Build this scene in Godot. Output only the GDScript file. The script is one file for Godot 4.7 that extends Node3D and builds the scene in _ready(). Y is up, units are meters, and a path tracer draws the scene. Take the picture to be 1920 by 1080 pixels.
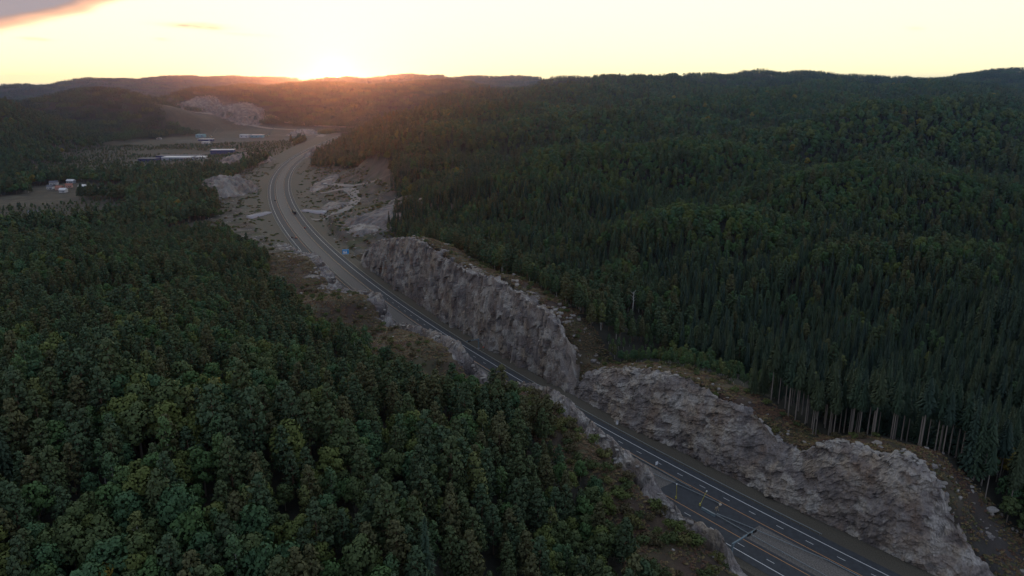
extends Node3D
# Motorway through a wooded, rocky valley at sunset, seen from the air.

const SUN_AZIMUTH := -13.2
const CUT_R_POINTS := [[-60, 0], [-40, 0], [-24, 4], [-12, 13], [-7, 19], [-4, 26], [1, 30], [8, 33.5], [19, 30.4], [27, 29.7], [36, 28.5], [43, 22], [48, 19.5], [57, 19.5], [68, 24.4], [78, 26.9], [94, 28.6], [113, 29.7], [128, 27.3], [144, 23.5], [160, 18.3], [170, 13.5], [177, 10.5], [183, 8], [187, 15], [191, 25], [199, 33], [212, 36.5], [231, 39.5], [248, 41], [264, 44.5], [285, 40.8], [302, 40.5], [322, 41], [346, 42], [369, 45.5], [401, 45], [430, 39.5], [464, 32], [485, 27], [500, 22], [518, 12], [528, 4], [544, 1], [600, 2], [640, 6], [700, 8], [760, 5], [840, 1], [2600, 1]]
const CUT_L_POINTS := [[-60, 0], [20, 0], [32, 0], [36, 1.5], [40, 6], [44, 7.5], [52, 8.5], [58, 7], [62, 9], [66, 9.5], [70, 12.5], [76, 17.5], [85, 19.3], [94, 21.5], [103, 24.5], [113, 26], [122, 30], [132, 31], [140, 29], [156, 25.5], [172, 20], [186, 17], [196, 19], [204, 23], [212, 28], [235, 26], [257, 23], [279, 19], [294, 15], [302, 13], [310, 20], [322, 27.5], [338, 25], [353, 22], [380, 15], [404, 11], [440, 16], [470, 21], [490, 21], [520, 14], [560, 9], [600, 3], [650, 0], [2600, 0]]
const CLEAR_R_POINTS := [[-200, 62], [-40, 60], [-20, 62], [-12, 62], [0, 58], [12, 56], [38, 53], [58, 52], [72, 52], [96, 55], [116, 51], [144, 54], [174, 54], [206, 50], [268, 53], [356, 61], [454, 67], [520, 72], [626, 80], [700, 135], [860, 145], [1000, 150], [1100, 150], [1250, 95], [1400, 45], [1700, 35], [2600, 40]]
const CLEAR_L_POINTS := [[-200, 60], [22, 66], [42, 62], [64, 48], [92, 46], [122, 46], [150, 54], [176, 68], [230, 66], [268, 74], [356, 76], [484, 62], [560, 58], [660, 70], [726, 75], [860, 80], [1000, 90], [1100, 90], [1250, 75], [1400, 60], [1700, 60], [2600, 90]]
# hills far and near: x, z, half width, half depth, height
const HILLS := [[-4211, -4951, 700, 600, 134], [-3636, -5388, 500, 600, 134], [-3463, -6083, 450, 600, 142], [-3298, -6174, 320, 600, 166], [-3368, -6701, 350, 600, 177], [-3239, -7315, 450, 700, 201], [-2839, -7479, 600, 700, 206], [-2364, -7643, 600, 700, 201], [-1426, -6342, 700, 700, 187], [-835, -5942, 600, 700, 196], [-253, -5995, 600, 700, 188], [77, -5499, 500, 600, 178], [163, -2895, 300, 350, 140], [358, -2827, 300, 350, 146], [614, -2732, 350, 350, 147], [827, -2675, 350, 350, 151], [1026, -2605, 350, 350, 143], [1251, -2616, 350, 350, 136], [1442, -2631, 400, 400, 133], [1722, -2815, 350, 400, 151], [1859, -2727, 450, 400, 149], [2264, -2575, 600, 500, 146], [-1190, -1730, 310, 330, 104], [-1442, -2631, 330, 330, 131], [-1242, -3272, 420, 330, 128], [-974, -3466, 420, 400, 132], [-683, -3738, 500, 500, 139], [-278, -3589, 500, 500, 145], [-165, -215, 190, 210, 64], [-330, -430, 200, 190, 42], [-560, -1290, 170, 170, 8], [3200, -1600, 900, 900, 150], [-2600, -1500, 700, 900, 150]]

var rng := RandomNumberGenerator.new()
var hill_noise := FastNoiseLite.new()
var wide_noise := FastNoiseLite.new()
var fine_noise := FastNoiseLite.new()
var patch_noise := FastNoiseLite.new()
var block_noise := FastNoiseLite.new()
var ax := PackedVector2Array()   # the road's axis every 4 m from s = -240
var ath := PackedFloat32Array()
var gx := PackedFloat32Array()
var gz := PackedFloat32Array()
var gh := PackedFloat32Array()
var cut_r := PackedFloat32Array()
var cut_l := PackedFloat32Array()
var clear_r := PackedFloat32Array()
var clear_l := PackedFloat32Array()
var taken := {}
var cam: Camera3D
var M := {}

func _ready():
	rng.seed = 11
	make_camera_and_light()
	make_noises()
	make_materials()
	make_axis()
	for i in 2900:
		cut_r.append(table(CUT_R_POINTS, i - 260.0))
		cut_l.append(table(CUT_L_POINTS, i - 260.0))
		clear_r.append(table(CLEAR_R_POINTS, i - 260.0))
		clear_l.append(table(CLEAR_L_POINTS, i - 260.0))
	make_ground()
	make_road()
	make_cliffs()
	make_mounds()
	make_tracks()
	make_road_furniture()
	make_vehicles()
	make_buildings()
	make_boulders()
	make_forest()

# ---------------------------------------------------------------- camera, sky, sun, air
func make_camera_and_light():
	cam = Camera3D.new()
	cam.name = "camera"
	cam.position = Vector3(0, 159, 0)
	cam.rotation_degrees = Vector3(-15.608, 0, 0)
	cam.fov = rad_to_deg(2.0 * atan(540.0 / 1371.0))
	cam.near = 1.0
	cam.far = 30000.0
	add_child(cam)
	var sun := DirectionalLight3D.new()
	sun.name = "sun"
	sun.light_color = Color(1.0, 0.47, 0.2)
	sun.light_energy = 0.6
	sun.light_angular_distance = 0.6
	sun.shadow_enabled = true
	sun.rotation_degrees = Vector3(-0.75, 180.0 - SUN_AZIMUTH, 0)
	add_child(sun)
	var env := Environment.new()
	env.background_mode = Environment.BG_SKY
	env.sky = Sky.new()
	env.sky.sky_material = make_sky()
	env.tonemap_mode = Environment.TONE_MAPPER_LINEAR
	env.tonemap_exposure = 1.95
	env.sdfgi_enabled = true
	env.ssao_enabled = true
	env.ssil_enabled = true
	env.volumetric_fog_enabled = true
	env.volumetric_fog_density = 0.00005
	env.volumetric_fog_albedo = Color(0.56, 0.72, 1.0)
	env.volumetric_fog_anisotropy = 0.88
	var we := WorldEnvironment.new()
	we.name = "world"
	we.environment = env
	add_child(we)

func sky_colour(az: float, el: float) -> Vector3:
	var d := deg_to_rad(az - SUN_AZIMUTH)
	var side := pow(0.5 + 0.5 * cos(d), 1.6)
	var low := Vector3(0.30, 0.285, 0.34).lerp(Vector3(0.94, 0.79, 0.37), side)
	var mid := Vector3(0.26, 0.29, 0.37).lerp(Vector3(0.82, 0.765, 0.5), side)
	var top := Vector3(0.22, 0.265, 0.345)
	var e := maxf(el, 0.0)
	var c := low.lerp(mid, 1.0 - exp(-e / 3.5))
	c = c.lerp(top, smoothstep(3.0, 58.0, e))
	var a := sqrt(pow(wrapf(az - SUN_AZIMUTH, -180, 180) * cos(deg_to_rad(e)), 2) + pow(el - 0.45, 2))
	c += Vector3(0.25, 0.14, 0.03) * exp(-a / 5.0) + Vector3(2.2, 1.6, 0.7) * exp(-a / 0.45) + Vector3(7.0, 5.5, 3.0) * smoothstep(0.45, 0.28, a)
	return c

func make_sky() -> PanoramaSkyMaterial:
	var n := FastNoiseLite.new()
	n.seed = 4
	n.frequency = 1.0
	n.fractal_octaves = 4
	var small := Image.create(512, 256, false, Image.FORMAT_RGBF)
	for y in 256:
		var el := 90.0 - (y + 0.5) / 256.0 * 180.0
		for x in 512:
			var az := wrapf((x + 0.5) / 512.0 * 360.0, -180.0, 180.0)
			var c := sky_colour(az, el)
			small.set_pixel(x, y, Color(c.x, c.y, c.z))
	small.resize(4096, 2048, Image.INTERPOLATE_BILINEAR)
	var streaks := [[-22.3, 3.78, 1.9, 0.13, 0.8], [-21.5, 3.95, 1.2, 0.07, 0.4], [-19.2, 3.33, 1.7, 0.06, 0.35], [-31.7, 2.72, 0.8, 0.07, 0.6], [-24.4, 2.9, 0.5, 0.06, 0.4], [27.5, 3.5, 0.6, 0.1, 0.22], [-21.0, 3.7, 0.5, 0.1, 0.4]]
	for y in range(800, 1024):
		var el := 90.0 - (y + 0.5) / 2048.0 * 180.0
		for x in range(-1100, 420):
			var az := (x + 0.5) / 4096.0 * 360.0
			var c := sky_colour(az, el)
			# the cloud bank, its lit lower edge rising towards the sun
			var wob := n.get_noise_2d(az * 0.09, el * 0.35) * 0.55
			var line := 3.55 + maxf(az + 34.0, -40.0) * 0.262 + wob + pow(maxf(0.0, az + 26.0), 2) * 0.02
			var k := el - line
			if k > -0.7 and az < -14.0 and az > -95.0:
				var rim := smoothstep(-0.7, -0.05, k)
				c = c.lerp(Vector3(0.58, 0.26, 0.165), rim * 0.85)
				c = c.lerp(Vector3(0.185, 0.155, 0.155) * (1.0 + 0.16 * n.get_noise_2d(az * 0.12, el * 0.6)), smoothstep(-0.15, 0.5, k) * smoothstep(-95.0, -80.0, az) * smoothstep(22.0, 14.0, el))
			for s in streaks:
				var g: float = exp(-pow((az - s[0]) / s[2], 2) - pow((el - s[1] + (az - s[0]) * 0.04) / s[3], 2)) * s[4]
				if g > 0.01:
					g *= 0.75 + 0.5 * n.get_noise_2d(az * 0.8, el * 5.0)
					c = c.lerp(Vector3(0.4, 0.22, 0.165), clampf(g * 1.25, 0, 1))
			small.set_pixel(posmod(x, 4096), y, Color(c.x, c.y, c.z))
	var m := PanoramaSkyMaterial.new()
	m.panorama = ImageTexture.create_from_image(small)
	return m

# ---------------------------------------------------------------- materials and noises
func make_noises():
	for a in [[hill_noise, 3, 1.0 / 260.0, 4], [wide_noise, 9, 1.0 / 900.0, 3], [fine_noise, 21, 1.0 / 7.0, 3], [patch_noise, 33, 1.0 / 34.0, 3]]:
		a[0].seed = a[1]
		a[0].frequency = a[2]
		a[0].fractal_octaves = a[3]
	block_noise.seed = 5
	block_noise.noise_type = FastNoiseLite.TYPE_CELLULAR
	block_noise.cellular_return_type = FastNoiseLite.RETURN_CELL_VALUE
	block_noise.frequency = 1.0
	block_noise.fractal_type = FastNoiseLite.FRACTAL_NONE

func srgb(r, g, b) -> Color:
	return Color(r, g, b).linear_to_srgb()

func noise_texture(freq: float, low: float, high: float, seed_: int, octaves := 5) -> NoiseTexture2D:
	var t := NoiseTexture2D.new()
	t.width = 512
	t.height = 512
	t.seamless = true
	var n := FastNoiseLite.new()
	n.seed = seed_
	n.frequency = freq
	n.fractal_octaves = octaves
	t.noise = n
	var g := Gradient.new()
	g.set_color(0, Color(low, low, low))
	g.set_color(1, Color(high, high, high))
	t.color_ramp = g
	return t

func mat(called: String, c: Color, rough := 0.9, metal := 0.0) -> StandardMaterial3D:
	var m := StandardMaterial3D.new()
	m.resource_name = called
	m.albedo_color = c
	m.roughness = rough
	m.metallic = metal
	M[called] = m
	return m

func grained(m: StandardMaterial3D, t: Texture2D, scale: float, bump := 0.0):
	m.albedo_texture = t
	m.uv1_triplanar = true
	m.uv1_world_triplanar = true
	m.uv1_scale = Vector3.ONE * scale
	if bump > 0.0:
		m.heightmap_enabled = true
		m.heightmap_texture = t
		m.heightmap_scale = bump

func make_materials():
	var soil := noise_texture(0.03, 0.55, 1.0, 2)
	var stone := noise_texture(0.02, 0.55, 1.0, 7, 6)
	var tar := noise_texture(0.015, 0.78, 1.0, 12, 6)
	var g := mat("ground", Color.WHITE)
	g.vertex_color_use_as_albedo = true
	grained(g, soil, 0.07, 12.0)
	g.detail_enabled = true
	g.detail_blend_mode = BaseMaterial3D.BLEND_MODE_MUL
	g.detail_albedo = noise_texture(0.012, 0.45, 1.0, 31, 6)
	g.detail_uv_layer = BaseMaterial3D.DETAIL_UV_2
	g.uv2_triplanar = true
	g.uv2_world_triplanar = true
	g.uv2_scale = Vector3.ONE * 0.009
	var r := mat("rock", Color.WHITE, 0.92)
	r.vertex_color_use_as_albedo = true
	grained(r, stone, 0.11, 16.0)
	grained(mat("asphalt", srgb(0.036, 0.041, 0.05), 0.85), tar, 0.05)
	grained(mat("gravel", srgb(0.19, 0.172, 0.16)), soil, 0.09, 5.0)
	grained(mat("verge", srgb(0.115, 0.1, 0.075)), soil, 0.11, 8.0)
	mat("white_paint", srgb(0.62, 0.63, 0.64), 0.6)
	mat("yellow_paint", srgb(0.56, 0.27, 0.09), 0.6)
	mat("steel", srgb(0.26, 0.29, 0.31), 0.45, 0.6)
	mat("grey_steel", srgb(0.12, 0.165, 0.19), 0.75)
	mat("black", srgb(0.01, 0.01, 0.012), 0.5)
	mat("boom_yellow", srgb(0.42, 0.38, 0.08), 0.5)
	mat("sign_white", srgb(0.72, 0.74, 0.76), 0.5)
	mat("sign_blue", srgb(0.04, 0.3, 0.62), 0.4)
	mat("sign_red", srgb(0.5, 0.09, 0.06), 0.5)
	mat("tan", srgb(0.42, 0.32, 0.2), 0.8)
	mat("concrete", srgb(0.33, 0.31, 0.33), 0.9)
	mat("car_dark", srgb(0.016, 0.016, 0.02), 0.65)
	mat("car_red", srgb(0.16, 0.02, 0.02), 0.35)
	mat("car_grey", srgb(0.18, 0.19, 0.21), 0.35)
	mat("car_white", srgb(0.7, 0.7, 0.7), 0.35)
	mat("glass", srgb(0.02, 0.025, 0.03), 0.1)
	mat("tyre", srgb(0.015, 0.015, 0.015), 0.9)
	mat("roof_pale", srgb(0.58, 0.57, 0.58), 0.6)
	mat("roof_dark", srgb(0.08, 0.08, 0.1), 0.7)
	mat("roof_red", srgb(0.26, 0.1, 0.07), 0.8)
	mat("wall_navy", srgb(0.035, 0.045, 0.14), 0.7)
	mat("wall_grey", srgb(0.3, 0.31, 0.35), 0.7)
	mat("wall_white", srgb(0.5, 0.48, 0.48), 0.8)
	mat("wall_rose", srgb(0.5, 0.3, 0.25), 0.8)
	mat("wall_teal", srgb(0.22, 0.36, 0.42), 0.7)
	mat("bark_pine", srgb(0.14, 0.09, 0.06))
	mat("bark_spruce", srgb(0.17, 0.15, 0.135))
	mat("bark_birch", srgb(0.42, 0.4, 0.37))
	mat("bark_broad", srgb(0.13, 0.11, 0.09))
	mat("dead_wood", srgb(0.5, 0.48, 0.45))

# ---------------------------------------------------------------- helpers: names and metas
func numbered(called: String) -> String:
	var n: int = taken.get(called, 0)
	taken[called] = n + 1
	return called if n == 0 else "%s_%03d" % [called, n]

func tag(o, label := "", category := "", group := "", kind := ""):
	if label: o.set_meta("label", label)
	if category: o.set_meta("category", category)
	if group: o.set_meta("group", group)
	if kind: o.set_meta("kind", kind)
	return o

func thing(called: String, label: String, category: String, at := Vector3.ZERO, turn := 0.0, group := ""):
	var o := Node3D.new()
	o.name = numbered(called)
	add_child(o)
	o.position = at
	o.rotation.y = turn
	return tag(o, label, category, group)

func part(called: String, mesh: Mesh, m: Material, parent: Node, at := Vector3.ZERO, turn := Vector3.ZERO):
	var o := MeshInstance3D.new()
	o.name = numbered(called) if parent == self else called
	o.mesh = mesh
	o.material_override = m
	o.position = at
	o.rotation = turn
	parent.add_child(o, true)
	return o

func box(w: float, h: float, d: float) -> BoxMesh:
	var b := BoxMesh.new()
	b.size = Vector3(w, h, d)
	return b

func tube(r: float, h: float, r2 := -1.0, sides := 8) -> CylinderMesh:
	var c := CylinderMesh.new()
	c.bottom_radius = r
	c.top_radius = r if r2 < 0.0 else r2
	c.height = h
	c.radial_segments = sides
	c.rings = 1
	return c

func array_mesh(v: PackedVector3Array, idx: PackedInt32Array, col = null, nor = null) -> ArrayMesh:
	var a := []
	a.resize(Mesh.ARRAY_MAX)
	a[Mesh.ARRAY_VERTEX] = v
	a[Mesh.ARRAY_INDEX] = idx
	if nor == null:
		nor = PackedVector3Array()
		nor.resize(v.size())
		for i in range(0, idx.size(), 3):
			var n: Vector3 = (v[idx[i + 2]] - v[idx[i]]).cross(v[idx[i + 1]] - v[idx[i]])
			for k in 3:
				nor[idx[i + k]] += n
		for i in nor.size():
			nor[i] = nor[i].normalized() if nor[i].length_squared() > 1e-12 else Vector3.UP
	a[Mesh.ARRAY_NORMAL] = nor
	if col != null:
		a[Mesh.ARRAY_COLOR] = col
	var m := ArrayMesh.new()
	m.add_surface_from_arrays(Mesh.PRIMITIVE_TRIANGLES, a)
	return m

func grid_index(nu: int, nv: int, flip := false) -> PackedInt32Array:
	# vertices run v fastest
	var idx := PackedInt32Array()
	idx.resize((nu - 1) * (nv - 1) * 6)
	var k := 0
	for i in nu - 1:
		for j in nv - 1:
			var a := i * nv + j
			var q := [a, a + 1, a + nv, a + 1, a + nv + 1, a + nv] if not flip else [a, a + nv, a + 1, a + 1, a + nv, a + nv + 1]
			for e in q:
				idx[k] = e
				k += 1
	return idx

# ---------------------------------------------------------------- the road's axis and the lie of the land
func make_axis():
	var q := [-0.68032, 0.58141, -0.47866, 0.34479, -0.08678]
	var start := 0
	var pts := []
	var p := Vector2.ZERO
	for i in 700:
		var s := -240.0 + i * 4.0
		var u := clampf(s, -240, 2200) / 1000.0
		var th := 0.0
		for k in 5:
			th += q[k] * pow(u, k)
		pts.append(p)
		ath.append(th)
		if is_zero_approx(s):
			start = i
		p += Vector2(sin(th), -cos(th)) * 4.0
	var shift: Vector2 = Vector2(115.55, -201.66) - pts[start]
	for e in pts:
		ax.append(e + shift)

func axis(s: float) -> Vector2:
	var f := clampf((s + 240.0) / 4.0, 0.0, 698.0)
	var i := int(f)
	return ax[i].lerp(ax[i + 1], f - i)

func heading(s: float) -> float:
	var f := clampf((s + 240.0) / 4.0, 0.0, 698.0)
	var i := int(f)
	return lerpf(ath[i], ath[i + 1], f - i)

func road(s: float, o: float, y := 0.0) -> Vector3:
	var c := axis(s)
	var th := heading(s)
	return Vector3(c.x + cos(th) * o, y, c.y + sin(th) * o)

func along(x: float, z: float) -> Vector2:
	# (s, o): metres along the axis, metres to its right
	var s := clampf((-201.66 - z) * 1.1, -240.0, 2550.0)
	for k in 7:
		var c := axis(s)
		var th := heading(s)
		var step := (x - c.x) * sin(th) - (z - c.y) * cos(th)
		s = clampf(s + step * 0.85, -240.0, 2550.0)
		if absf(step) < 0.5:
			break
	var c2 := axis(s)
	var t2 := heading(s)
	return Vector2(s, (x - c2.x) * cos(t2) + (z - c2.y) * sin(t2))

func table(t: Array, s: float) -> float:
	if s <= t[0][0]:
		return t[0][1]
	for i in t.size() - 1:
		if s < t[i + 1][0]:
			return lerpf(t[i][1], t[i + 1][1], (s - t[i][0]) / float(t[i + 1][0] - t[i][0]))
	return t[-1][1]

func dense(t: PackedFloat32Array, s: float) -> float:
	var f := clampf(s + 260.0, 0.0, 2898.0)
	var i := int(f)
	return lerpf(t[i], t[i + 1], f - i)

func smooth_table(t: PackedFloat32Array, s: float, w: float) -> float:
	return (dense(t, s - w) + dense(t, s - w * 0.5) + dense(t, s) + dense(t, s + w * 0.5) + dense(t, s + w)) / 5.0

# knolls and hollows of the right-hand forest: x, z, half width, half depth, rise
const KNOLLS := [[175, -595, 95, 48, 37], [262, -495, 90, 42, 26], [224, -872, 130, 60, 44], [370, -710, 150, 58, 40], [56, -850, 120, 60, 34], [430, -1066, 220, 80, 46], [181, -1290, 200, 90, 46], [643, -1070, 200, 90, 46], [-10, -1500, 180, 100, 44], [455, -1586, 260, 110, 49], [837, -1480, 260, 110, 49], [130, -1945, 240, 120, 46], [895, -2010, 320, 120, 46], [375, -2270, 300, 130, 44], [-167, -1239, 100, 70, 34], [110, -470, 60, 34, 14]]
const RISE := [[0, 27], [280, 27], [400, 20], [480, 19], [660, 20], [830, 32], [1130, 44], [1600, 74], [2200, 112], [2800, 122], [3600, 90], [6000, 20], [20000, 20]]

func natural(x: float, z: float, so: Vector2) -> float:
	var d := sqrt(x * x + z * z)
	var right := smoothstep(-70.0, 330.0, so.y - maxf(0.0, (so.x - 1500.0) * 0.12))
	var low := lerpf(-9.0, 2.0, smoothstep(-260.0, -20.0, so.y))
	var base := lerpf(low, table(RISE, d), right)
	var sum := 0.0
	for h in HILLS:
		var u: float = (x - h[0]) / h[2]
		var v: float = (z - h[1]) / h[3]
		var e := u * u + v * v
		if e < 6.0:
			sum += pow(h[4] * exp(-e), 3)
	var hill := pow(sum, 1.0 / 3.0)
	var t := maxf(base, hill) + 0.25 * minf(maxf(base, 0.0), hill)
	if base < hill and base > 0.0:
		t = hill + 0.15 * base * (1.0 - base / maxf(hill, 0.1))
	else:
		t = maxf(base, hill)
	var fx := (x + 870.0) / 300.0
	var fz := (z + 2200.0) / 780.0
	t = lerpf(t, -7.0, smoothstep(1.25, 0.75, sqrt(fx * fx + fz * fz)))
	var valley := smoothstep(-2.0, 25.0, t)
	t += hill_noise.get_noise_2d(x, z) * (5.0 + 19.0 * smoothstep(350.0, 1000.0, d)) * lerpf(0.12, 1.0, valley)
	if right > 0.05:
		for k in KNOLLS:
			var ku: float = (x - k[0]) / k[2]
			var kv: float = (z - k[1]) / k[3]
			var ke := ku * ku + kv * kv
			if ke < 5.0:
				t += k[4] * exp(-ke) * right
	t += hill_noise.get_noise_2d(x * 1.5 + 400.0, z * 1.9) * 9.0 * right * smoothstep(330.0, 560.0, d) * smoothstep(2600.0, 1600.0, d)
	t += wide_noise.get_noise_2d(x, z) * 26.0 * smoothstep(900.0, 2200.0, d) * valley * smoothstep(4200.0, 2300.0, d)
	t += hill_noise.get_noise_2d(x * 0.45, z * 0.45 + 900.0) * 26.0 * smoothstep(3600.0, 5500.0, d) * valley
	return t

func corridor_half(s: float) -> float:
	return 24.0 + 24.0 * smoothstep(560.0, 900.0, s) + 20.0 * smoothstep(1000.0, 1800.0, s)

func height(x: float, z: float) -> float:
	var so := along(x, z)
	var t := natural(x, z, so)
	var a := absf(so.y)
	if so.x > -235.0 and so.x < 2400.0 and a < 210.0:
		var right := so.y > 0.0
		var base := (26.5 if right else 19.5)
		var edge := maxf(base + 5.0, corridor_half(so.x)) if so.x > 560.0 else base + (6.5 if right and so.x < 184.0 else 4.5)
		var h := smooth_table(cut_r if right else cut_l, so.x, 7.0)
		var near := h + fine_noise.get_noise_2d(x * 0.5, z * 0.5) * 1.2
		var reach := (75.0 if right else 115.0) + 60.0 * smoothstep(600.0, 900.0, so.x)
		var k := smoothstep(base + 12.0, base + 12.0 + reach, a)
		t = lerpf(near, t, k)
		if a < edge + 10.0:
			t = lerpf(-1.6, t - 1.0 * (1.0 - smoothstep(edge, edge + 10.0, a)), smoothstep(edge, edge + 4.5, a))
	return t

func ground_y(x: float, z: float) -> float:
	var i := clampi(gx.bsearch(x) - 1, 0, gx.size() - 2)
	var j := clampi(gz.bsearch(z) - 1, 0, gz.size() - 2)
	var u := clampf((x - gx[i]) / (gx[i + 1] - gx[i]), 0, 1)
	var v := clampf((z - gz[j]) / (gz[j + 1] - gz[j]), 0, 1)
	var n := gz.size()
	return lerpf(lerpf(gh[i * n + j], gh[i * n + j + 1], v), lerpf(gh[(i + 1) * n + j], gh[(i + 1) * n + j + 1], v), u)

# open country in the valleys: x, z, half width, half depth, kind (0 field, 1 gravel yard, 2 bare ground)
const OPENINGS := [[-690, -1030, 80, 65, 0], [-640, -1120, 65, 48, 0], [-705, -1145, 52, 46, 0], [-770, -1660, 95, 55, 1], [-730, -1850, 60, 60, 1], [-840, -2300, 130, 70, 1], [-930, -2240, 90, 60, 1], [-960, -2720, 330, 190, 0], [-700, -2620, 170, 160, 1], [-1160, -2990, 190, 90, 1], [-620, -2290, 90, 120, 1], [-330, -830, 60, 70, 0], [-250, -1050, 75, 170, 2], [-850, -1850, 120, 60, 0], [-860, -2130, 260, 660, 3], [-610, -925, 120, 110, 3], [-720, -1420, 210, 160, 3], [-650, -1760, 115, 330, 3]]

func opening(x: float, z: float) -> int:
	for o in OPENINGS:
		var u: float = (x - o[0]) / o[2]
		var v: float = (z - o[1]) / o[3]
		if u * u + v * v < 1.0 + 0.35 * patch_noise.get_noise_2d(x, z):
			return o[4]
	return -1

func clearing(so: Vector2) -> bool:
	if so.x < -230.0 or so.x > 2380.0:
		return false
	var w := dense(clear_r if so.y > 0.0 else clear_l, so.x)
	return absf(so.y) < w

func make_ground():
	var lines := [[-250.0, 330.0, -7600.0, 7000.0], [-740.0, -60.0, -9800.0, 500.0]]
	for k in 2:
		var l: Array = lines[k]
		var list := []
		var v: float = l[0]
		while v < l[1]:
			list.append(v)
			v += 3.0
		var up: float = list[-1]
		while up < l[3]:
			up += 3.0 + 0.03 * (up - l[1] + 6.0)
			list.append(up)
		var down: float = l[0]
		while down > l[2]:
			down -= 3.0 + 0.026 * (l[0] - down)
			list.append(down)
		list.sort()
		if k == 0:
			gx = PackedFloat32Array(list)
		else:
			gz = PackedFloat32Array(list)
	var nz := gz.size()
	gh.resize(gx.size() * nz)
	var v := PackedVector3Array()
	var c := PackedColorArray()
	v.resize(gh.size())
	c.resize(gh.size())
	var heather := Color(0.135, 0.082, 0.055)
	var dry := Color(0.21, 0.16, 0.08)
	var litter := Color(0.05, 0.048, 0.028)
	var gravel := Color(0.2, 0.185, 0.175)
	var field := Color(0.15, 0.12, 0.075)
	var bare := Color(0.17, 0.125, 0.1)
	var moss := Color(0.1, 0.11, 0.045)
	for i in gx.size():
		for j in nz:
			var x := gx[i]
			var z := gz[j]
			var y := height(x, z)
			gh[i * nz + j] = y
			v[i * nz + j] = Vector3(x, y, z)
			var col := litter
			var d := sqrt(x * x + z * z)
			if d < 3600.0:
				var so := along(x, z)
				var p := patch_noise.get_noise_2d(x, z)
				var f := fine_noise.get_noise_2d(x, z)
				if clearing(so):
					var k := p + 0.5 * f
					col = heather.lerp(dry, smoothstep(-0.25, 0.35, k)).lerp(moss, smoothstep(0.2, 0.6, patch_noise.get_noise_2d(x + 500.0, z) + 0.4 * f) * 0.7)
					if so.x > 560.0:
						col = bare.lerp(moss, smoothstep(-0.1, 0.25, p)).lerp(gravel, smoothstep(0.05, 0.35, patch_noise.get_noise_2d(x * 0.8 + 200.0, z * 0.8)))
					if so.x < 6.0 and so.y > 0.0:
						col = col.lerp(gravel * 0.62, smoothstep(6.0, -25.0, so.x + 10.0 * f) * (0.6 + 0.4 * smoothstep(-0.3, 0.3, f)))
				else:
					var o := opening(x, z)
					if o >= 0:
						col = [field, gravel, bare, moss.lerp(heather, 0.5)][o]
						col = col * (0.85 + 0.4 * f)
			c[i * nz + j] = col
	var g = part("ground", array_mesh(v, grid_index(gx.size(), nz, true), c), M.ground, self)
	tag(g, "rolling valley floor and hillsides under the forest", "", "", "structure")

# ---------------------------------------------------------------- the road
func strip(s0: float, s1: float, step: float, profile: Callable, n: int) -> ArrayMesh:
	# profile(s, j) gives (offset, height)
	var v := PackedVector3Array()
	var rows := int(ceil((s1 - s0) / step)) + 1
	for i in rows:
		var s := minf(s0 + i * step, s1)
		for j in n:
			var p: Vector2 = profile.call(s, j)
			v.append(road(s, p.x, p.y))
	return array_mesh(v, grid_index(rows, n, true))

func flat_strip(s0, s1, o0, o1, y, step := 8.0) -> ArrayMesh:
	return strip(s0, s1, step, func(_s, j): return Vector2(o0 if j == 0 else o1, y), 2)

func line_of(s: float, pts: Array) -> float:
	return table(pts, s)

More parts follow.
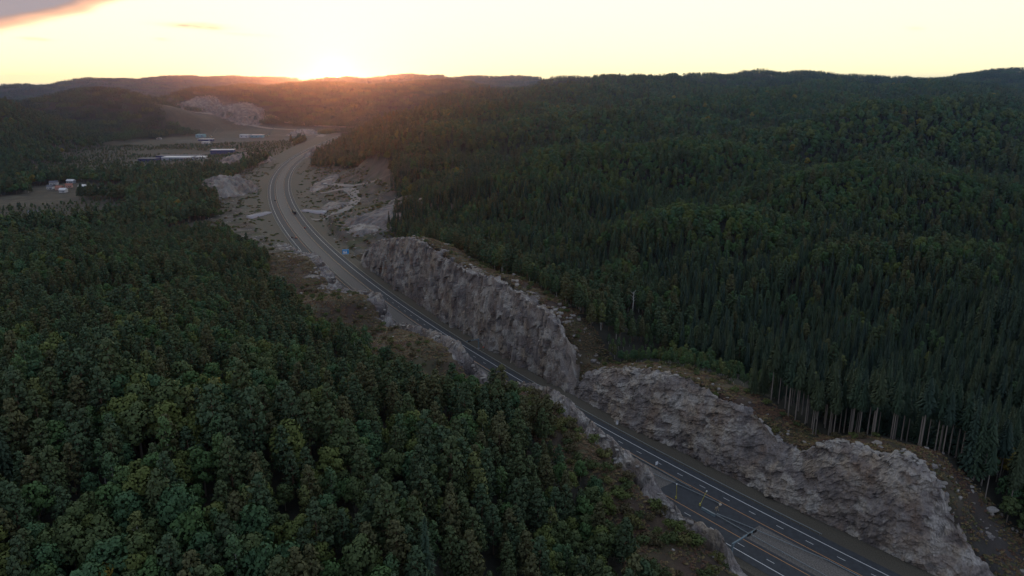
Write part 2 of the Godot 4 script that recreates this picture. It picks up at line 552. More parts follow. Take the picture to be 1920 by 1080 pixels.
func make_road():
	var far := 2330.0
	for side in [1, -1]:
		var dash: float = 10.3 * side
		var o_in: float = 5.2 * side
		var o_out: float = 17.3 * side
		var lo := minf(o_in, o_out)
		var hi := maxf(o_in, o_out)
		var cw = part("carriageway", flat_strip(-120, far, lo, hi, 0.0), M.asphalt, self)
		tag(cw, "right dark asphalt carriageway of the motorway" if side > 0 else "left dark asphalt carriageway of the motorway", "", "", "structure")
		part("edge_line", flat_strip(-120, far, dash + side * 3.45 - 0.13, dash + side * 3.45 + 0.13, 0.006), M.white_paint, cw)
		part("yellow_line", flat_strip(-120, far, dash - side * 3.45 - 0.1, dash - side * 3.45 + 0.1, 0.006), M.yellow_paint, cw)
		var s := -24.0
		var d := box(0.17, 0.012, 3.0)
		while s < 420.0:
			var p := road(s + (2.6 if side > 0 else 5.0), dash, 0.004)
			part("lane_dash", d, M.white_paint, cw, p, Vector3(0, -heading(s), 0))
			s += 12.0
		# verge down to the ditch and up to the rock or the open ground
		var verge := func(sv, j):
			var half: float = corridor_half(sv)
			var foot: float = 28.5 if side > 0 else 21.5
			if sv > 560.0:
				foot = maxf(foot, half + 9.0)
			var t: float = j / 6.0
			var o: float = lerpf(17.3, foot, t)
			var w: Vector3 = road(sv, o * side)
			var n: float = fine_noise.get_noise_2d(w.x * 1.4, w.z * 1.4)
			var y: float = -0.06 - 0.75 * sin(t * PI) + n * 0.3 * t
			if j == 6:
				y = minf(ground_y(w.x, w.z) - 0.4, -0.5) if sv < 560.0 else ground_y(w.x, w.z) - 0.3
			elif sv > 600.0 and j > 2:
				y = lerpf(y, ground_y(w.x, w.z) + 0.4, (j - 2) / 4.0)
			return Vector2(o * side, y)
		var vm = strip(-120, far, 4.0, verge, 7)
		if side < 0:
			vm = flipped(vm)
		tag(part("verge", vm, M.verge, self), "brown verge and ditch beside the %s carriageway" % ("right" if side > 0 else "left"), "", "", "structure")
	var med = part("median", strip(-120, far, 8.0, func(_s, j): return Vector2([-5.2, -3.2, 0.0, 3.2, 5.2][j], [-0.02, -0.12, -0.2, -0.12, -0.02][j]), 5), M.gravel, self)
	tag(med, "gravel and dry grass median between the carriageways", "", "", "structure")
	part("crossing_paving", strip(44, 84, 4.0, func(_s, j): return Vector2([-5.6, -2.0, 2.0, 5.6][j], [0.004, 0.008, 0.008, 0.004][j]), 4), M.asphalt, med)

func flipped(m: ArrayMesh) -> ArrayMesh:
	var a := m.surface_get_arrays(0)
	var idx: PackedInt32Array = a[Mesh.ARRAY_INDEX]
	for i in range(0, idx.size(), 3):
		var t := idx[i + 1]
		idx[i + 1] = idx[i + 2]
		idx[i + 2] = t
	return array_mesh(a[Mesh.ARRAY_VERTEX], idx)

func guard_rail(label: String, s0: float, s1: float, off: Callable, post_until := 360.0):
	var root = thing("guard_rail", label, "guard rail", road(s0, off.call(s0)), 0.0, "steel guard rails along the motorway")
	var base: Vector3 = root.position
	var v := PackedVector3Array()
	var prof := [Vector2(0.05, 0.44), Vector2(-0.05, 0.5), Vector2(0.04, 0.58), Vector2(-0.05, 0.66), Vector2(0.05, 0.74), Vector2(0.14, 0.76), Vector2(0.14, 0.44)]
	var step := 4.0
	var rows := int(ceil((s1 - s0) / step)) + 1
	for i in rows:
		var s := minf(s0 + i * step, s1)
		for p in prof:
			v.append(road(s, off.call(s) + p.x, p.y) - base)
	part("beam", array_mesh(v, grid_index(rows, prof.size())), M.steel, root)
	var post := box(0.1, 0.8, 0.12)
	var s := s0 + 1.0
	while s < minf(s1, post_until):
		var p := road(s, off.call(s) + 0.2, 0.3)
		part("post", post, M.steel, root, p - base, Vector3(0, -heading(s), 0))
		s += 4.0

# ---------------------------------------------------------------- rock
func rock_colour(x: float, y: float, z: float, top: float) -> Color:
	var a := patch_noise.get_noise_3d(x * 1.3, y * 2.0, z * 1.3)
	var b := fine_noise.get_noise_3d(x * 0.5, y * 0.25, z * 0.5)
	var c := fine_noise.get_noise_3d(x * 1.6 + 90.0, y * 1.6, z * 1.6)
	var run := fine_noise.get_noise_3d(x * 1.1 + 30.0, y * 0.1, z * 1.1)
	var col := Color(0.25, 0.218, 0.21).lerp(Color(0.34, 0.28, 0.24), smoothstep(-0.3, 0.4, a))
	col = col.lerp(Color(0.22, 0.145, 0.1), smoothstep(0.12, 0.5, b) * 0.6)
	col = col.lerp(Color(0.075, 0.07, 0.075), smoothstep(0.2, 0.5, c) * 0.7)
	col = col.lerp(Color(0.1, 0.088, 0.088), smoothstep(0.12, 0.42, run) * 0.5)
	col = col.lerp(Color(0.36, 0.33, 0.32), smoothstep(-0.15, -0.45, run) * 0.6)
	var pale := Color(0.47, 0.435, 0.4).lerp(Color(0.4, 0.33, 0.265), smoothstep(-0.1, 0.4, b))
	pale = pale.lerp(Color(0.13, 0.12, 0.115), smoothstep(0.25, 0.5, c) * 0.8)
	return col.lerp(pale, smoothstep(0.3, 0.48, top + 0.35 * a + 0.2 * c))

func cliff_mesh(side: float, s0: float, s1: float, step: float, t: PackedFloat32Array, shelf: float, style: int) -> ArrayMesh:
	var base := 26.5 if side > 0 else 19.5
	var nf := 52
	var ns := 18
	var n := nf + ns
	var v := PackedVector3Array()
	var c := PackedColorArray()
	var rows := int(ceil((s1 - s0) / step)) + 1
	for i in rows:
		var s := minf(s0 + i * step, s1)
		var h := dense(t, s) + 1.3 * fine_noise.get_noise_1d(s * 1.1)
		var th := heading(s)
		var bulge := patch_noise.get_noise_2d(s * 0.7, 40.0 * side) * 5.0 + patch_noise.get_noise_2d(s * 2.2, 90.0 * side) * 2.0
		bulge *= smoothstep(2.0, 14.0, h)
		var endw := minf(smoothstep(s0, s0 + 8.0, s), 1.0 - smoothstep(s1 - 8.0, s1, s))
		for j in n:
			var o: float
			var y: float
			var top := 0.0
			if j < nf:
				var f := j / float(nf - 1)
				y = lerpf(-1.8, h, f)
				var lean := 5.0 if style == 0 else (8.5 if side > 0.0 else 1.4)
				o = base + lean * (0.45 * f + 0.55 * f * f) + 0.6 * bulge * (1.0 - 0.5 * f)
				var amount := minf(1.0, 0.25 + h / 12.0)
				if style == 0:
					# drilled and blasted face: ribs run from top to toe, with slabs broken out between joints
					var rib := fine_noise.get_noise_2d(s * 2.1, y * 0.1) * 1.2 + fine_noise.get_noise_2d(s * 6.0, y * 0.15 + 50.0) * 0.6
					var slab := block_noise.get_noise_3d(s / 7.0, (y - s * 0.25) / 11.0, 3.0)
					var blk := block_noise.get_noise_3d(s / 2.4, (y + s * 0.2) / 5.5, 14.0)
					o -= (rib + slab * 1.5 + blk * 0.7 + fine_noise.get_noise_3d(s, y, 7.0) * 0.35) * amount
				else:
					# broken along the bedding, which dips along the road
					var bed := y + s * 0.2 + 1.4 * fine_noise.get_noise_2d(s * 0.35, y * 0.3)
					var layer := block_noise.get_noise_3d(s / 10.0, bed / 2.4, 3.0 * side)
					var blk := block_noise.get_noise_3d(s / 3.6 + 40.0, bed / 2.8, 9.0)
					var chip := block_noise.get_noise_3d(s / 1.5 + 80.0, bed / 1.2, 19.0)
					var fold := patch_noise.get_noise_2d(s * 1.5, bed * 1.2)
					o -= (layer * 0.55 + blk * 0.65 + chip * 0.4 + fold * 2.4) * amount * (1.0 if side > 0.0 else 0.6)
				top = 0.3 + 0.4 * block_noise.get_noise_3d(s / 6.0, y / 4.0, 55.0)
			else:
				var g := (j - nf + 1) / float(ns)
				var w := shelf * (0.62 + 1.25 * patch_noise.get_noise_2d(s * 1.8, 300.0 + 70.0 * side))
				o = base + (5.0 if style == 0 else (8.5 if side > 0.0 else 1.4)) + 0.3 * bulge + g * maxf(w, 2.5)
				var p := road(s, o * side)
				var gy := ground_y(p.x, p.z)
				var blk := block_noise.get_noise_3d(s / 3.0, o / 2.2, 21.0)
				var blk2 := block_noise.get_noise_3d(s / 1.4, o / 1.1, 33.0)
				y = lerpf(h, maxf(gy, h - 4.0), smoothstep(0.0, 0.8, g)) + (blk * 0.8 + blk2 * 0.45) * (1.0 - g * 0.4) + 0.3 - 2.4 * pow(g, 3)
				y = lerpf(y, gy - 1.0, smoothstep(0.7, 1.0, g))
				o += blk2 * 0.3
				top = 0.3 + 0.4 * block_noise.get_noise_3d(s / 5.0, o / 3.0, 71.0)
			y = lerpf(minf(y, -1.5), y, maxf(endw, 0.0)) if endw < 1.0 else y
			var w3 := road(s, o * side, y)
			v.append(w3)
			c.append(rock_colour(w3.x, y, w3.z, top))
	# flat facets: every triangle has its own corners
	var idx := grid_index(rows, n, side > 0)
	var fv := PackedVector3Array()
	var fc := PackedColorArray()
	var fi := PackedInt32Array()
	fv.resize(idx.size())
	fc.resize(idx.size())
	fi.resize(idx.size())
	for k in idx.size():
		fv[k] = v[idx[k]]
		fc[k] = c[idx[k]]
		fi[k] = k
	return array_mesh(fv, fi, fc)

func rock_mesh(seed_: int, flat := 0.7, angular := true) -> ArrayMesh:
	var r := RandomNumberGenerator.new()
	r.seed = seed_
	var planes := []
	for k in 6:
		var axis_dir := Vector3.ZERO
		axis_dir[k % 3] = 1.0 if k < 3 else -1.0
		planes.append([(axis_dir + Vector3(r.randfn(), r.randfn(), r.randfn()) * 0.14).normalized(), r.randf_range(0.5, 0.8)])
	for k in 3:
		planes.append([Vector3(r.randfn(), r.randfn(), r.randfn()).normalized(), r.randf_range(0.75, 0.95)])
	var v := PackedVector3Array()
	var nu := 17
	var nv := 10
	for i in nu:
		for j in nv:
			var a := TAU * (i % (nu - 1)) / (nu - 1)
			var b := PI * j / (nv - 1) - PI / 2
			var d := Vector3(cos(a) * cos(b), sin(b), sin(a) * cos(b))
			var rad := 1.2
			if angular:
				for p in planes:
					var q: float = d.dot(p[0])
					if q > 0.05:
						rad = minf(rad, p[1] / q)
			v.append(d * Vector3(1, flat, 1) * rad)
	var idx := grid_index(nu, nv, true)
	var fv := PackedVector3Array()
	var fi := PackedInt32Array()
	for k in idx.size():
		fv.append(v[idx[k]])
		fi.append(k)
	return array_mesh(fv, fi)

var rocks := []
var rock_mats := []

func make_cliffs():
	for k in 6:
		rocks.append(rock_mesh(100 + k, 0.75))
	var stone = M.rock.albedo_texture
	for e in [[0.43, 0.4, 0.37], [0.36, 0.32, 0.285], [0.28, 0.255, 0.245]]:
		var m := mat("stone_%d" % rock_mats.size(), srgb(e[0], e[1], e[2]))
		grained(m, stone, 0.3, 6.0)
		rock_mats.append(m)
	var a = tag(part("rock_cliff", cliff_mesh(1.0, 176, 534, 0.8, cut_r, 17.0, 0), M.rock, self), "long grey blasted rock cliff with pale rim right of the road", "", "", "structure")
	var b = tag(part("rock_cliff", cliff_mesh(1.0, -34, 184, 0.6, cut_r, 8.5, 1), M.rock, self), "near tawny rock cliff with cracked pale top at the lower right", "", "", "structure")
	var c = tag(part("rock_cliff", cliff_mesh(-1.0, 30, 306, 0.7, cut_l, 11.0, 1), M.rock, self), "near rock wall and pale rim on the left of the cutting", "", "", "structure")
	var d = tag(part("rock_cliff", cliff_mesh(-1.0, 298, 640, 1.0, cut_l, 26.0, 1), M.rock, self), "far rock wall with broad pale shelf left of the road", "", "", "structure")
	# cracked blocks standing proud along the rims
	var spots := [[a, 1.0, 190, 505, 70, cut_r, 12.0, 1.5], [b, 1.0, -8, 176, 40, cut_r, 9.0, 1.3], [b, 1.0, -8, 42, 75, cut_r, 10.0, 1.7], [c, -1.0, 38, 300, 80, cut_l, 6.0, 1.2], [d, -1.0, 305, 560, 70, cut_l, 18.0, 1.5]]
	for e in spots:
		for k in e[4]:
			var s := rng.randf_range(e[2], e[3])
			var base: float = (36.0 if s < 184.0 else 32.0) if e[1] > 0.0 else 22.0
			var o: float = base + rng.randf() * rng.randf() * e[6]
			var p := road(s, o * e[1])
			var y: float = maxf(dense(e[5], s) - 0.4, ground_y(p.x, p.z)) if o < base + 3.0 else maxf(ground_y(p.x, p.z), dense(e[5], s) - 3.0) + 0.1
			var r := part("rock_block", rocks[rng.randi() % 6], rock_mats[rng.randi() % 3] if rng.randf() < 0.8 else rock_mats[0], e[0], Vector3(p.x, y, p.z), Vector3(rng.randf_range(-0.2, 0.2), rng.randf() * TAU, rng.randf_range(-0.2, 0.2))) as MeshInstance3D
			r.scale = Vector3(rng.randf_range(0.7, 1.5), rng.randf_range(0.5, 1.0), rng.randf_range(0.7, 1.3)) * e[7] * rng.randf_range(0.5, 1.2)

func mound_mesh(rx: float, rz: float, h: float, seed_: int, at: Vector3, pale: float) -> ArrayMesh:
	var n := 42
	var v := PackedVector3Array()
	var c := PackedColorArray()
	for i in n:
		for j in n:
			var u := i / float(n - 1) * 2.0 - 1.0
			var w := j / float(n - 1) * 2.0 - 1.0
			var x := u * rx
			var z := w * rz
			var e := sqrt(u * u + w * w) + 0.25 * patch_noise.get_noise_2d(at.x + x * 2.0, at.z + z * 2.0 + seed_ * 50)
			var y := h * smoothstep(1.0, 0.35, e) - 1.5 * smoothstep(0.7, 1.05, e)
			var b := block_noise.get_noise_2d((at.x + x) / 5.0, (at.z + z) / 5.0 + seed_)
			y += b * h * 0.2 * smoothstep(1.0, 0.7, e)
			y += ground_y(at.x + x, at.z + z) - at.y
			v.append(Vector3(x, y, z))
			c.append(rock_colour(at.x + x, y, at.z + z, pale))
	var idx := grid_index(n, n, true)
	var fv := PackedVector3Array()
	var fc := PackedColorArray()
	var fi := PackedInt32Array()
	for k in idx.size():
		fv.append(v[idx[k]])
		fc.append(c[idx[k]])
		fi.append(k)
	return array_mesh(fv, fi, fc)

func make_mounds():
	var list := [[-436, -1112, 46, 80, 20, 0.4, "pale rocky outcrop left of the motorway bend"], [-128, -812, 75, 46, 7, 0.2, "brown rounded rock mound right of the road beyond the long cliff"], [-160, -790, 24, 42, 3.5, 0.35, "low rocky ground beside the blue road sign"], [-306, -1190, 20, 100, 3.5, 0.3, "strip of pale blasted rubble inside the motorway bend"], [-236, -962, 24, 34, 3.5, 0.3, "pale rubble heap inside the gravel track loop"], [-1250, -2990, 90, 130, 26, 0.3, "left pale quarry face below the far hills"], [-1075, -2960, 110, 120, 26, 0.3, "right pale quarry face below the far hills"], [-560, -1560, 50, 120, 14, 0.3, "bare cut slope left of the far road"], [-455, -1780, 30, 150, 16, 0.4, "pale rock cut on the right of the far road"], [-690, -2480, 60, 60, 18, 0.6, "small pale cutting at the far end of the road"]]
	for e in list:
		var at := Vector3(e[0], 0, e[1])
		at.y = ground_y(at.x, at.z)
		var o = part("rock_outcrop", mound_mesh(e[2], e[3], e[4], int(e[2]), at, e[5]), M.rock, self, at)
		tag(o, e[6], "", "", "structure")

func track(label: String, pts: Array, width: float, m: Material):
	var curve := Curve3D.new()
	for k in pts.size():
		var a := Vector3(pts[maxi(k - 1, 0)][0], 0, pts[maxi(k - 1, 0)][1])
		var b := Vector3(pts[mini(k + 1, pts.size() - 1)][0], 0, pts[mini(k + 1, pts.size() - 1)][1])
		curve.add_point(Vector3(pts[k][0], 0, pts[k][1]), (a - b) / 6.0, (b - a) / 6.0)
	var line := curve.tessellate_even_length(6, 8.0)
	var v := PackedVector3Array()
	for k in line.size():
		var t := (line[mini(k + 1, line.size() - 1)] - line[maxi(k - 1, 0)]).normalized()
		var n := Vector3(-t.z, 0, t.x)
		var w := width * (1.0 + 0.35 * fine_noise.get_noise_1d(k * 3.0))
		for j in 4:
			var p := line[k] + n * (j / 3.0 - 0.5) * w
			p.y = ground_y(p.x, p.z) + (1.1 if j == 1 or j == 2 else 0.3)
			v.append(p)
	tag(part("gravel_track", array_mesh(v, grid_index(line.size(), 4, true)), m, self), label, "", "", "structure")

func make_tracks():
	var pale := mat("track_gravel", srgb(0.32, 0.29, 0.275))
	grained(pale, M.gravel.albedo_texture, 0.06)
	track("gravel track crossing above the construction loop", [[-205, -1115], [-235, -1122], [-257, -1134], [-280, -1165], [-310, -1215]], 13.0, pale)
	track("curved gravel haul track looping beside the motorway", [[-286, -1088], [-265, -1099], [-249, -1099], [-230, -1056], [-214, -997], [-211, -939], [-219, -899], [-234, -881], [-250, -888]], 14.0, pale)
	track("pale gravel road across the far valley field", [[-1480, -2960], [-1250, -2890], [-1000, -2880], [-760, -2720], [-640, -2500], [-600, -2330]], 26.0, pale)
	track("second pale road behind the far valley field", [[-1150, -3040], [-900, -2990], [-640, -2830], [-480, -2700]], 22.0, pale)

# ---------------------------------------------------------------- posts, signs, barriers
func gantry(label: String, s: float, o: float, reach: float, height_: float, heads: Array):
	var root = thing("signal_gantry", label, "signal gantry", road(s, o, -0.1), -heading(s))
	var k := signf(reach)
	part("foundation", box(1.2, 0.5, 1.2), M.concrete, root, Vector3(0, 0.1, 0))
	part("mast", box(0.55, height_, 0.55), M.grey_steel, root, Vector3(0, height_ / 2, 0))
	part("arm", box(absf(reach) + 0.4, 0.5, 0.5), M.grey_steel, root, Vector3(reach / 2, height_ - 0.3, 0))
	part("brace", box(2.4, 0.2, 0.2), M.grey_steel, root, Vector3(k * 1.0, height_ - 1.15, 0), Vector3(0, 0, k * 0.7))
	for h in heads:
		var p := Vector3((h - o), height_ - 0.2, 0.4)
		for d in [-0.5, 0.5]:
			var head = part("signal_head", box(0.7, 1.0, 0.3), M.black, root, p + Vector3(d, 0, 0))
			part("visor", tube(0.28, 0.25), M.black, head, Vector3(0, 0.1, 0.25), Vector3(PI / 2, 0, 0))

func sign_post(label: String, at: Vector3, turn: float, w: float, h: float, up: float, m: Material, extra := ""):
	var root = thing("road_sign", label, "road sign", at, turn)
	part("post", tube(0.07, up + h), M.steel, root, Vector3(-w * 0.3, (up + h) / 2 - 0.05, -0.08))
	part("post", tube(0.07, up + h), M.steel, root, Vector3(w * 0.3, (up + h) / 2 - 0.05, -0.08))
	var panel = part("panel", box(w, h, 0.06), m, root, Vector3(0, up + h / 2, 0))
	if extra == "service":
		part("symbol", box(w * 0.55, h * 0.5, 0.02), M.sign_white, panel, Vector3(-w * 0.08, -h * 0.08, 0.042))
		part("symbol", box(w * 0.3, h * 0.16, 0.02), M.sign_blue, panel, Vector3(-w * 0.05, 0, 0.064))
		part("border", box(w, h * 0.05, 0.02), M.sign_white, panel, Vector3(0, h * 0.47, 0.042))
		part("border", box(w, h * 0.05, 0.02), M.sign_white, panel, Vector3(0, -h * 0.47, 0.042))
	return root

func make_road_furniture():
	guard_rail("steel guard rail outside the right carriageway under the cliffs", 26, 2300, func(_s): return 17.6)
	guard_rail("steel guard rail along the median's left edge beyond the crossing", 88, 2300, func(s): return lerpf(-4.6, 1.5, smoothstep(112.0, 88.0, s)))
	guard_rail("guard rail slanting across the median to the crossing gap", 62, 88, func(s): return table([[62, 4.7], [72, 3.9], [82, 2.6], [88, 1.5]], s))
	guard_rail("steel guard rail along the median's right edge beyond the crossing", 76, 2300, func(s): return lerpf(5.0, 5.4, smoothstep(76.0, 100.0, s)))
	guard_rail("bluish guard rail between crossing and right carriageway near the bottom", -100, 58, func(s): return table([[-100, 5.0], [16, 5.0], [30, 2.9], [44, 0.8], [58, -1.8]], s))
	guard_rail("guard rail beside the near left carriageway's yellow line", -100, 58, func(s): return table([[-100, -3.6], [14, -3.4], [44, -3.1], [58, -2.6]], s))
	guard_rail("outer guard rail on the left carriageway by the far bend", 610, 2300, func(_s): return -17.7)
	# a removable barrier closes half of the crossing
	var b = thing("movable_barrier", "grey movable steel barrier at the median crossing", "barrier", road(61, -3.0), -heading(61))
	part("wall", box(0.7, 0.75, 6.2), M.grey_steel, b, Vector3(0, 0.42, 0))
	part("foot", box(1.1, 0.16, 6.4), M.grey_steel, b, Vector3(0, 0.08, 0))
	part("cap", box(0.5, 0.12, 6.2), M.steel, b, Vector3(0, 0.85, 0))
	for e in [[75.0, -5.4, 0.05, "upright yellow boom gate half hidden behind the left rim"], [66.0, -1.8, -0.42, "leaning yellow boom gate at the median crossing"]]:
		var g = thing("boom_gate", e[3], "boom gate", road(e[0], e[1]), -heading(e[0]) - 0.35)
		part("housing", box(0.5, 1.1, 0.5), M.boom_yellow, g, Vector3(0, 0.55, 0))
		var boom = part("boom", box(0.14, 5.6, 0.14), M.boom_yellow, g, Vector3(sin(-e[2]) * -3.5 * -1.0, 1.0 + 3.4, 0.3), Vector3(0, 0, e[2]))
		boom.position = Vector3(-sin(e[2]) * 2.8, 1.0 + cos(e[2]) * 2.8, 0.34)
		part("tip", box(0.5, 0.5, 0.2), M.sign_white, boom, Vector3(0, 2.9, 0))
	var t = thing("warning_trestle", "small tan trestle standing in the median crossing", "trestle", road(60, 0.7), 0.4)
	part("board", box(1.3, 0.5, 0.08), M.tan, t, Vector3(0, 1.35, 0))
	for d in [-1, 1]:
		part("leg", box(0.1, 1.5, 0.1), M.tan, t, Vector3(0.45 * d, 0.72, 0.25), Vector3(-0.33, 0, 0))
		part("leg", box(0.1, 1.5, 0.1), M.tan, t, Vector3(0.45 * d, 0.72, -0.25), Vector3(0.33, 0, 0))
	var cush = thing("crash_cushion", "pinkish crash cushion at the end of the slanting rail", "crash cushion", road(61.4, 4.7), -heading(61))
	part("nose", tube(0.5, 0.9, 0.45, 12), M.tan, cush, Vector3(0, 0.45, 0))
	part("band", tube(0.52, 0.2, 0.51, 12), M.sign_white, cush, Vector3(0, 0.55, 0))
	gantry("grey cantilever signal gantry over the near left carriageway", 38, -20.0, 13.0, 6.5, [-11.1, -7.7])
	gantry("grey cantilever signal gantry below the long cliff", 266, 19.7, -8.5, 6.5, [13.0])
	sign_post("white sign standing in the median above the left rim", road(96, 6.0), -heading(96), 1.4, 1.5, 1.8, M.sign_white)
	sign_post("large blue road sign with white symbol before the long cliff", road(557, 20.5, -0.4), -heading(557) * 0.6, 6.2, 5.0, 2.2, M.sign_blue, "service")
	sign_post("small red and white sign under the long cliff", road(262, 20.8, -0.5), -heading(262), 1.0, 0.9, 1.8, M.sign_red)
	sign_post("thin grey sign pole beside the near left carriageway", road(57, -17.8, -0.2), -heading(57), 0.7, 0.7, 2.4, M.steel)
	var cab = thing("roadside_cabinet", "white cabinet on the verge under the near cliff", "cabinet", road(138, 22.4, -0.7), -heading(138))
	part("body", box(0.9, 1.8, 0.7), M.sign_white, cab, Vector3(0, 1.0, 0))
	part("roof", box(1.05, 0.12, 0.85), M.steel, cab, Vector3(0, 1.96, 0))
	# culvert walls where a small road passes below the motorway
	for e in [[-1.0, "concrete wing wall of the underpass left of the bend"], [1.0, "concrete wing wall of the underpass right of the bend"]]:
		var root = thing("underpass_wall", e[1], "wing wall", road(838, e[0] * 18.0), -heading(838))
		var v := PackedVector3Array([Vector3(0, -4, -1), Vector3(0, 0.6, -1), Vector3(e[0] * 26, -4, 30), Vector3(e[0] * 26, 1.5, 30), Vector3(e[0] * 1.2, -4, -2), Vector3(e[0] * 7, 0.9, -4), Vector3(e[0] * 31, -4, 22), Vector3(e[0] * 31, 1.5, 22)])
		var idx := PackedInt32Array([0, 1, 2, 1, 3, 2, 4, 6, 5, 5, 6, 7, 1, 5, 3, 5, 7, 3, 0, 4, 1, 1, 4, 5, 2, 3, 6, 3, 7, 6])
		part("slab", array_mesh(v, idx), M.concrete, root, Vector3(0, 0.8, 0))
		part("coping", box(1.0, 0.4, 30.0), M.concrete, root, Vector3(e[0] * 16.0, 2.4, 13.0), Vector3(0, e[0] * 0.72, 0))

func make_vehicles():
	var body_shape := func(l: float, w: float) -> ArrayMesh:
		var prof := [Vector2(-0.5, 0.3), Vector2(-0.5, 0.75), Vector2(-0.46, 0.88), Vector2(-0.2, 0.95), Vector2(-0.1, 1.36), Vector2(0.06, 1.46), Vector2(0.28, 1.44), Vector2(0.4, 1.05), Vector2(0.49, 0.98), Vector2(0.5, 0.5), Vector2(0.48, 0.3)]
		var v := PackedVector3Array()
		for sx in [-1, 1]:
			for p in prof:
				v.append(Vector3(sx * w * (0.5 if p.y < 1.0 else 0.41), p.y, p.x * l))
		var idx := PackedInt32Array()
		var n := prof.size()
		for k in n:
			var k2 := (k + 1) % n
			idx.append_array([k, k2, n + k, k2, n + k2, n + k])
		for k in range(1, n - 1):
			idx.append_array([0, k + 1, k, n, n + k, n + k + 1])
		return array_mesh(v, idx)
	var cb = body_shape.call(4.5, 1.8)
	for e in [[942, -8.4, "car_dark", "dark car far up the left carriageway at the bend"], [664, -9.0, "car_red", "dark red car on the left carriageway just beyond the rock shelf"], [718, 8.6, "car_red", "dark red car in the inner lane of the right carriageway"], [668, -12.1, "car_dark", "black car in the outer lane just beyond the rock shelf"], [1376, 22.5, "car_grey", "grey car parked beside the far bend"]]:
		var p := road(e[0], e[1])
		if e[1] > 20.0:
			p.y = ground_y(p.x, p.z) + 1.2
		var car = thing("car", e[3], "car", p, -heading(e[0]), "vehicles on the motorway")
		part("body", cb, M[e[2]], car)
		part("window", box(1.5, 0.36, 1.9), M.glass, car, Vector3(0, 1.2, 0.45))
		for sx in [-1, 1]:
			for sz in [-1, 1]:
				part("wheel", tube(0.32, 0.22, -1, 12), M.tyre, car, Vector3(sx * 0.82, 0.32, sz * 1.35), Vector3(0, 0, PI / 2))
	var l = thing("lorry", "long dark lorry with trailer heading for the bend", "lorry", road(826, 8.6), -heading(826), "vehicles on the motorway")
	part("cab", box(2.5, 3.0, 2.4), M.car_dark, l, Vector3(0, 2.0, -11.0))
	part("windscreen", box(2.2, 0.9, 0.1), M.glass, l, Vector3(0, 2.5, -12.22))
	part("cargo_box", box(2.55, 2.9, 7.6), M.car_dark, l, Vector3(0, 2.55, -5.6))
	part("trailer_box", box(2.55, 2.9, 13.4), M.car_dark, l, Vector3(0, 2.55, 5.6))
	part("chassis", box(1.2, 0.3, 23.0), M.tyre, l, Vector3(0, 0.95, 0.5))
	for z in [-10.8, -4.0, -2.8, 7.6, 8.9, 10.2]:
		for sx in [-1, 1]:
			part("wheel", tube(0.5, 0.35, -1, 12), M.tyre, l, Vector3(sx * 1.1, 0.5, z), Vector3(0, 0, PI / 2))
	var hut = thing("site_hut", "white site hut by the gravel track right of the bend", "hut", Vector3(-299, ground_y(-299, -1172) + 0.2, -1172), 0.5)
	part("wall", box(6.0, 2.8, 2.6), M.wall_white, hut, Vector3(0, 1.5, 0))
	part("roof", box(6.3, 0.2, 2.9), M.roof_pale, hut, Vector3(0, 3.0, 0))
	part("window", box(1.2, 0.9, 0.1), M.glass, hut, Vector3(-1.4, 1.8, 1.32))
	part("door", box(0.9, 2.0, 0.1), M.wall_grey, hut, Vector3(1.5, 1.15, 1.32))

# ---------------------------------------------------------------- buildings in the valley
func hall(label: String, x: float, z: float, w: float, h: float, d: float, wall: Material, roof: Material, turn := 0.0, band = null):
	var y := ground_y(x, z)
	var root = thing("industrial_building", label, "building", Vector3(x, y - 1.0, z), turn)
	part("wall", box(w, h + 1.0, d), wall, root, Vector3(0, (h + 1.0) / 2, 0))
	part("roof", box(w + 1.2, 0.9, d + 1.2), roof, root, Vector3(0, h + 1.4, 0))
	if band:
		part("facade_band", box(w * 0.96, h * 0.3, 0.3), band, root, Vector3(0, h * 0.78, d / 2 + 0.2))
	var n := int(w / 11.0)
	for k in n:
		var wx := (k + 0.5) / n * w - w / 2
		var win = part("window", box(4.2, 1.8, 0.2), M.glass, root, Vector3(wx, h * 0.55 + 1.0, d / 2 + 0.12))
		part("frame", box(4.6, 0.2, 0.3), M.wall_grey, win, Vector3(0, -1.0, 0))
	part("gate", box(5.0, minf(4.6, h * 0.6), 0.2), M.wall_grey, root, Vector3(w * 0.3, minf(4.6, h * 0.6) / 2 + 1.0, d / 2 + 0.3))

func house(label: String, x: float, z: float, w: float, d: float, h: float, wall: Material, roof: Material, turn: float):
	var y := ground_y(x, z)
	var root = thing("house", label, "house", Vector3(x, y - 0.6, z), turn, "houses by the pale field in the left valley")
	part("wall", box(w, h + 0.6, d), wall, root, Vector3(0, (h + 0.6) / 2, 0))
	var pr := PrismMesh.new()
	pr.size = Vector3(d + 1.2, 2.6, w + 1.0)
	var r = part("roof", pr, roof, root, Vector3(0, h + 0.6 + 1.3, 0), Vector3(0, PI / 2, 0))
	part("chimney", box(0.7, 1.6, 0.7), M.roof_dark, r, Vector3(0.8, 0.9, 1.5))
	for k in 3:
		part("window", box(1.3, 1.2, 0.12), M.glass, root, Vector3((k - 1) * w * 0.3, h * 0.55, d / 2 + 0.05))
	part("door", box(1.0, 2.0, 0.12), M.roof_dark, root, Vector3(w * 0.15, 1.6, d / 2 + 0.06))

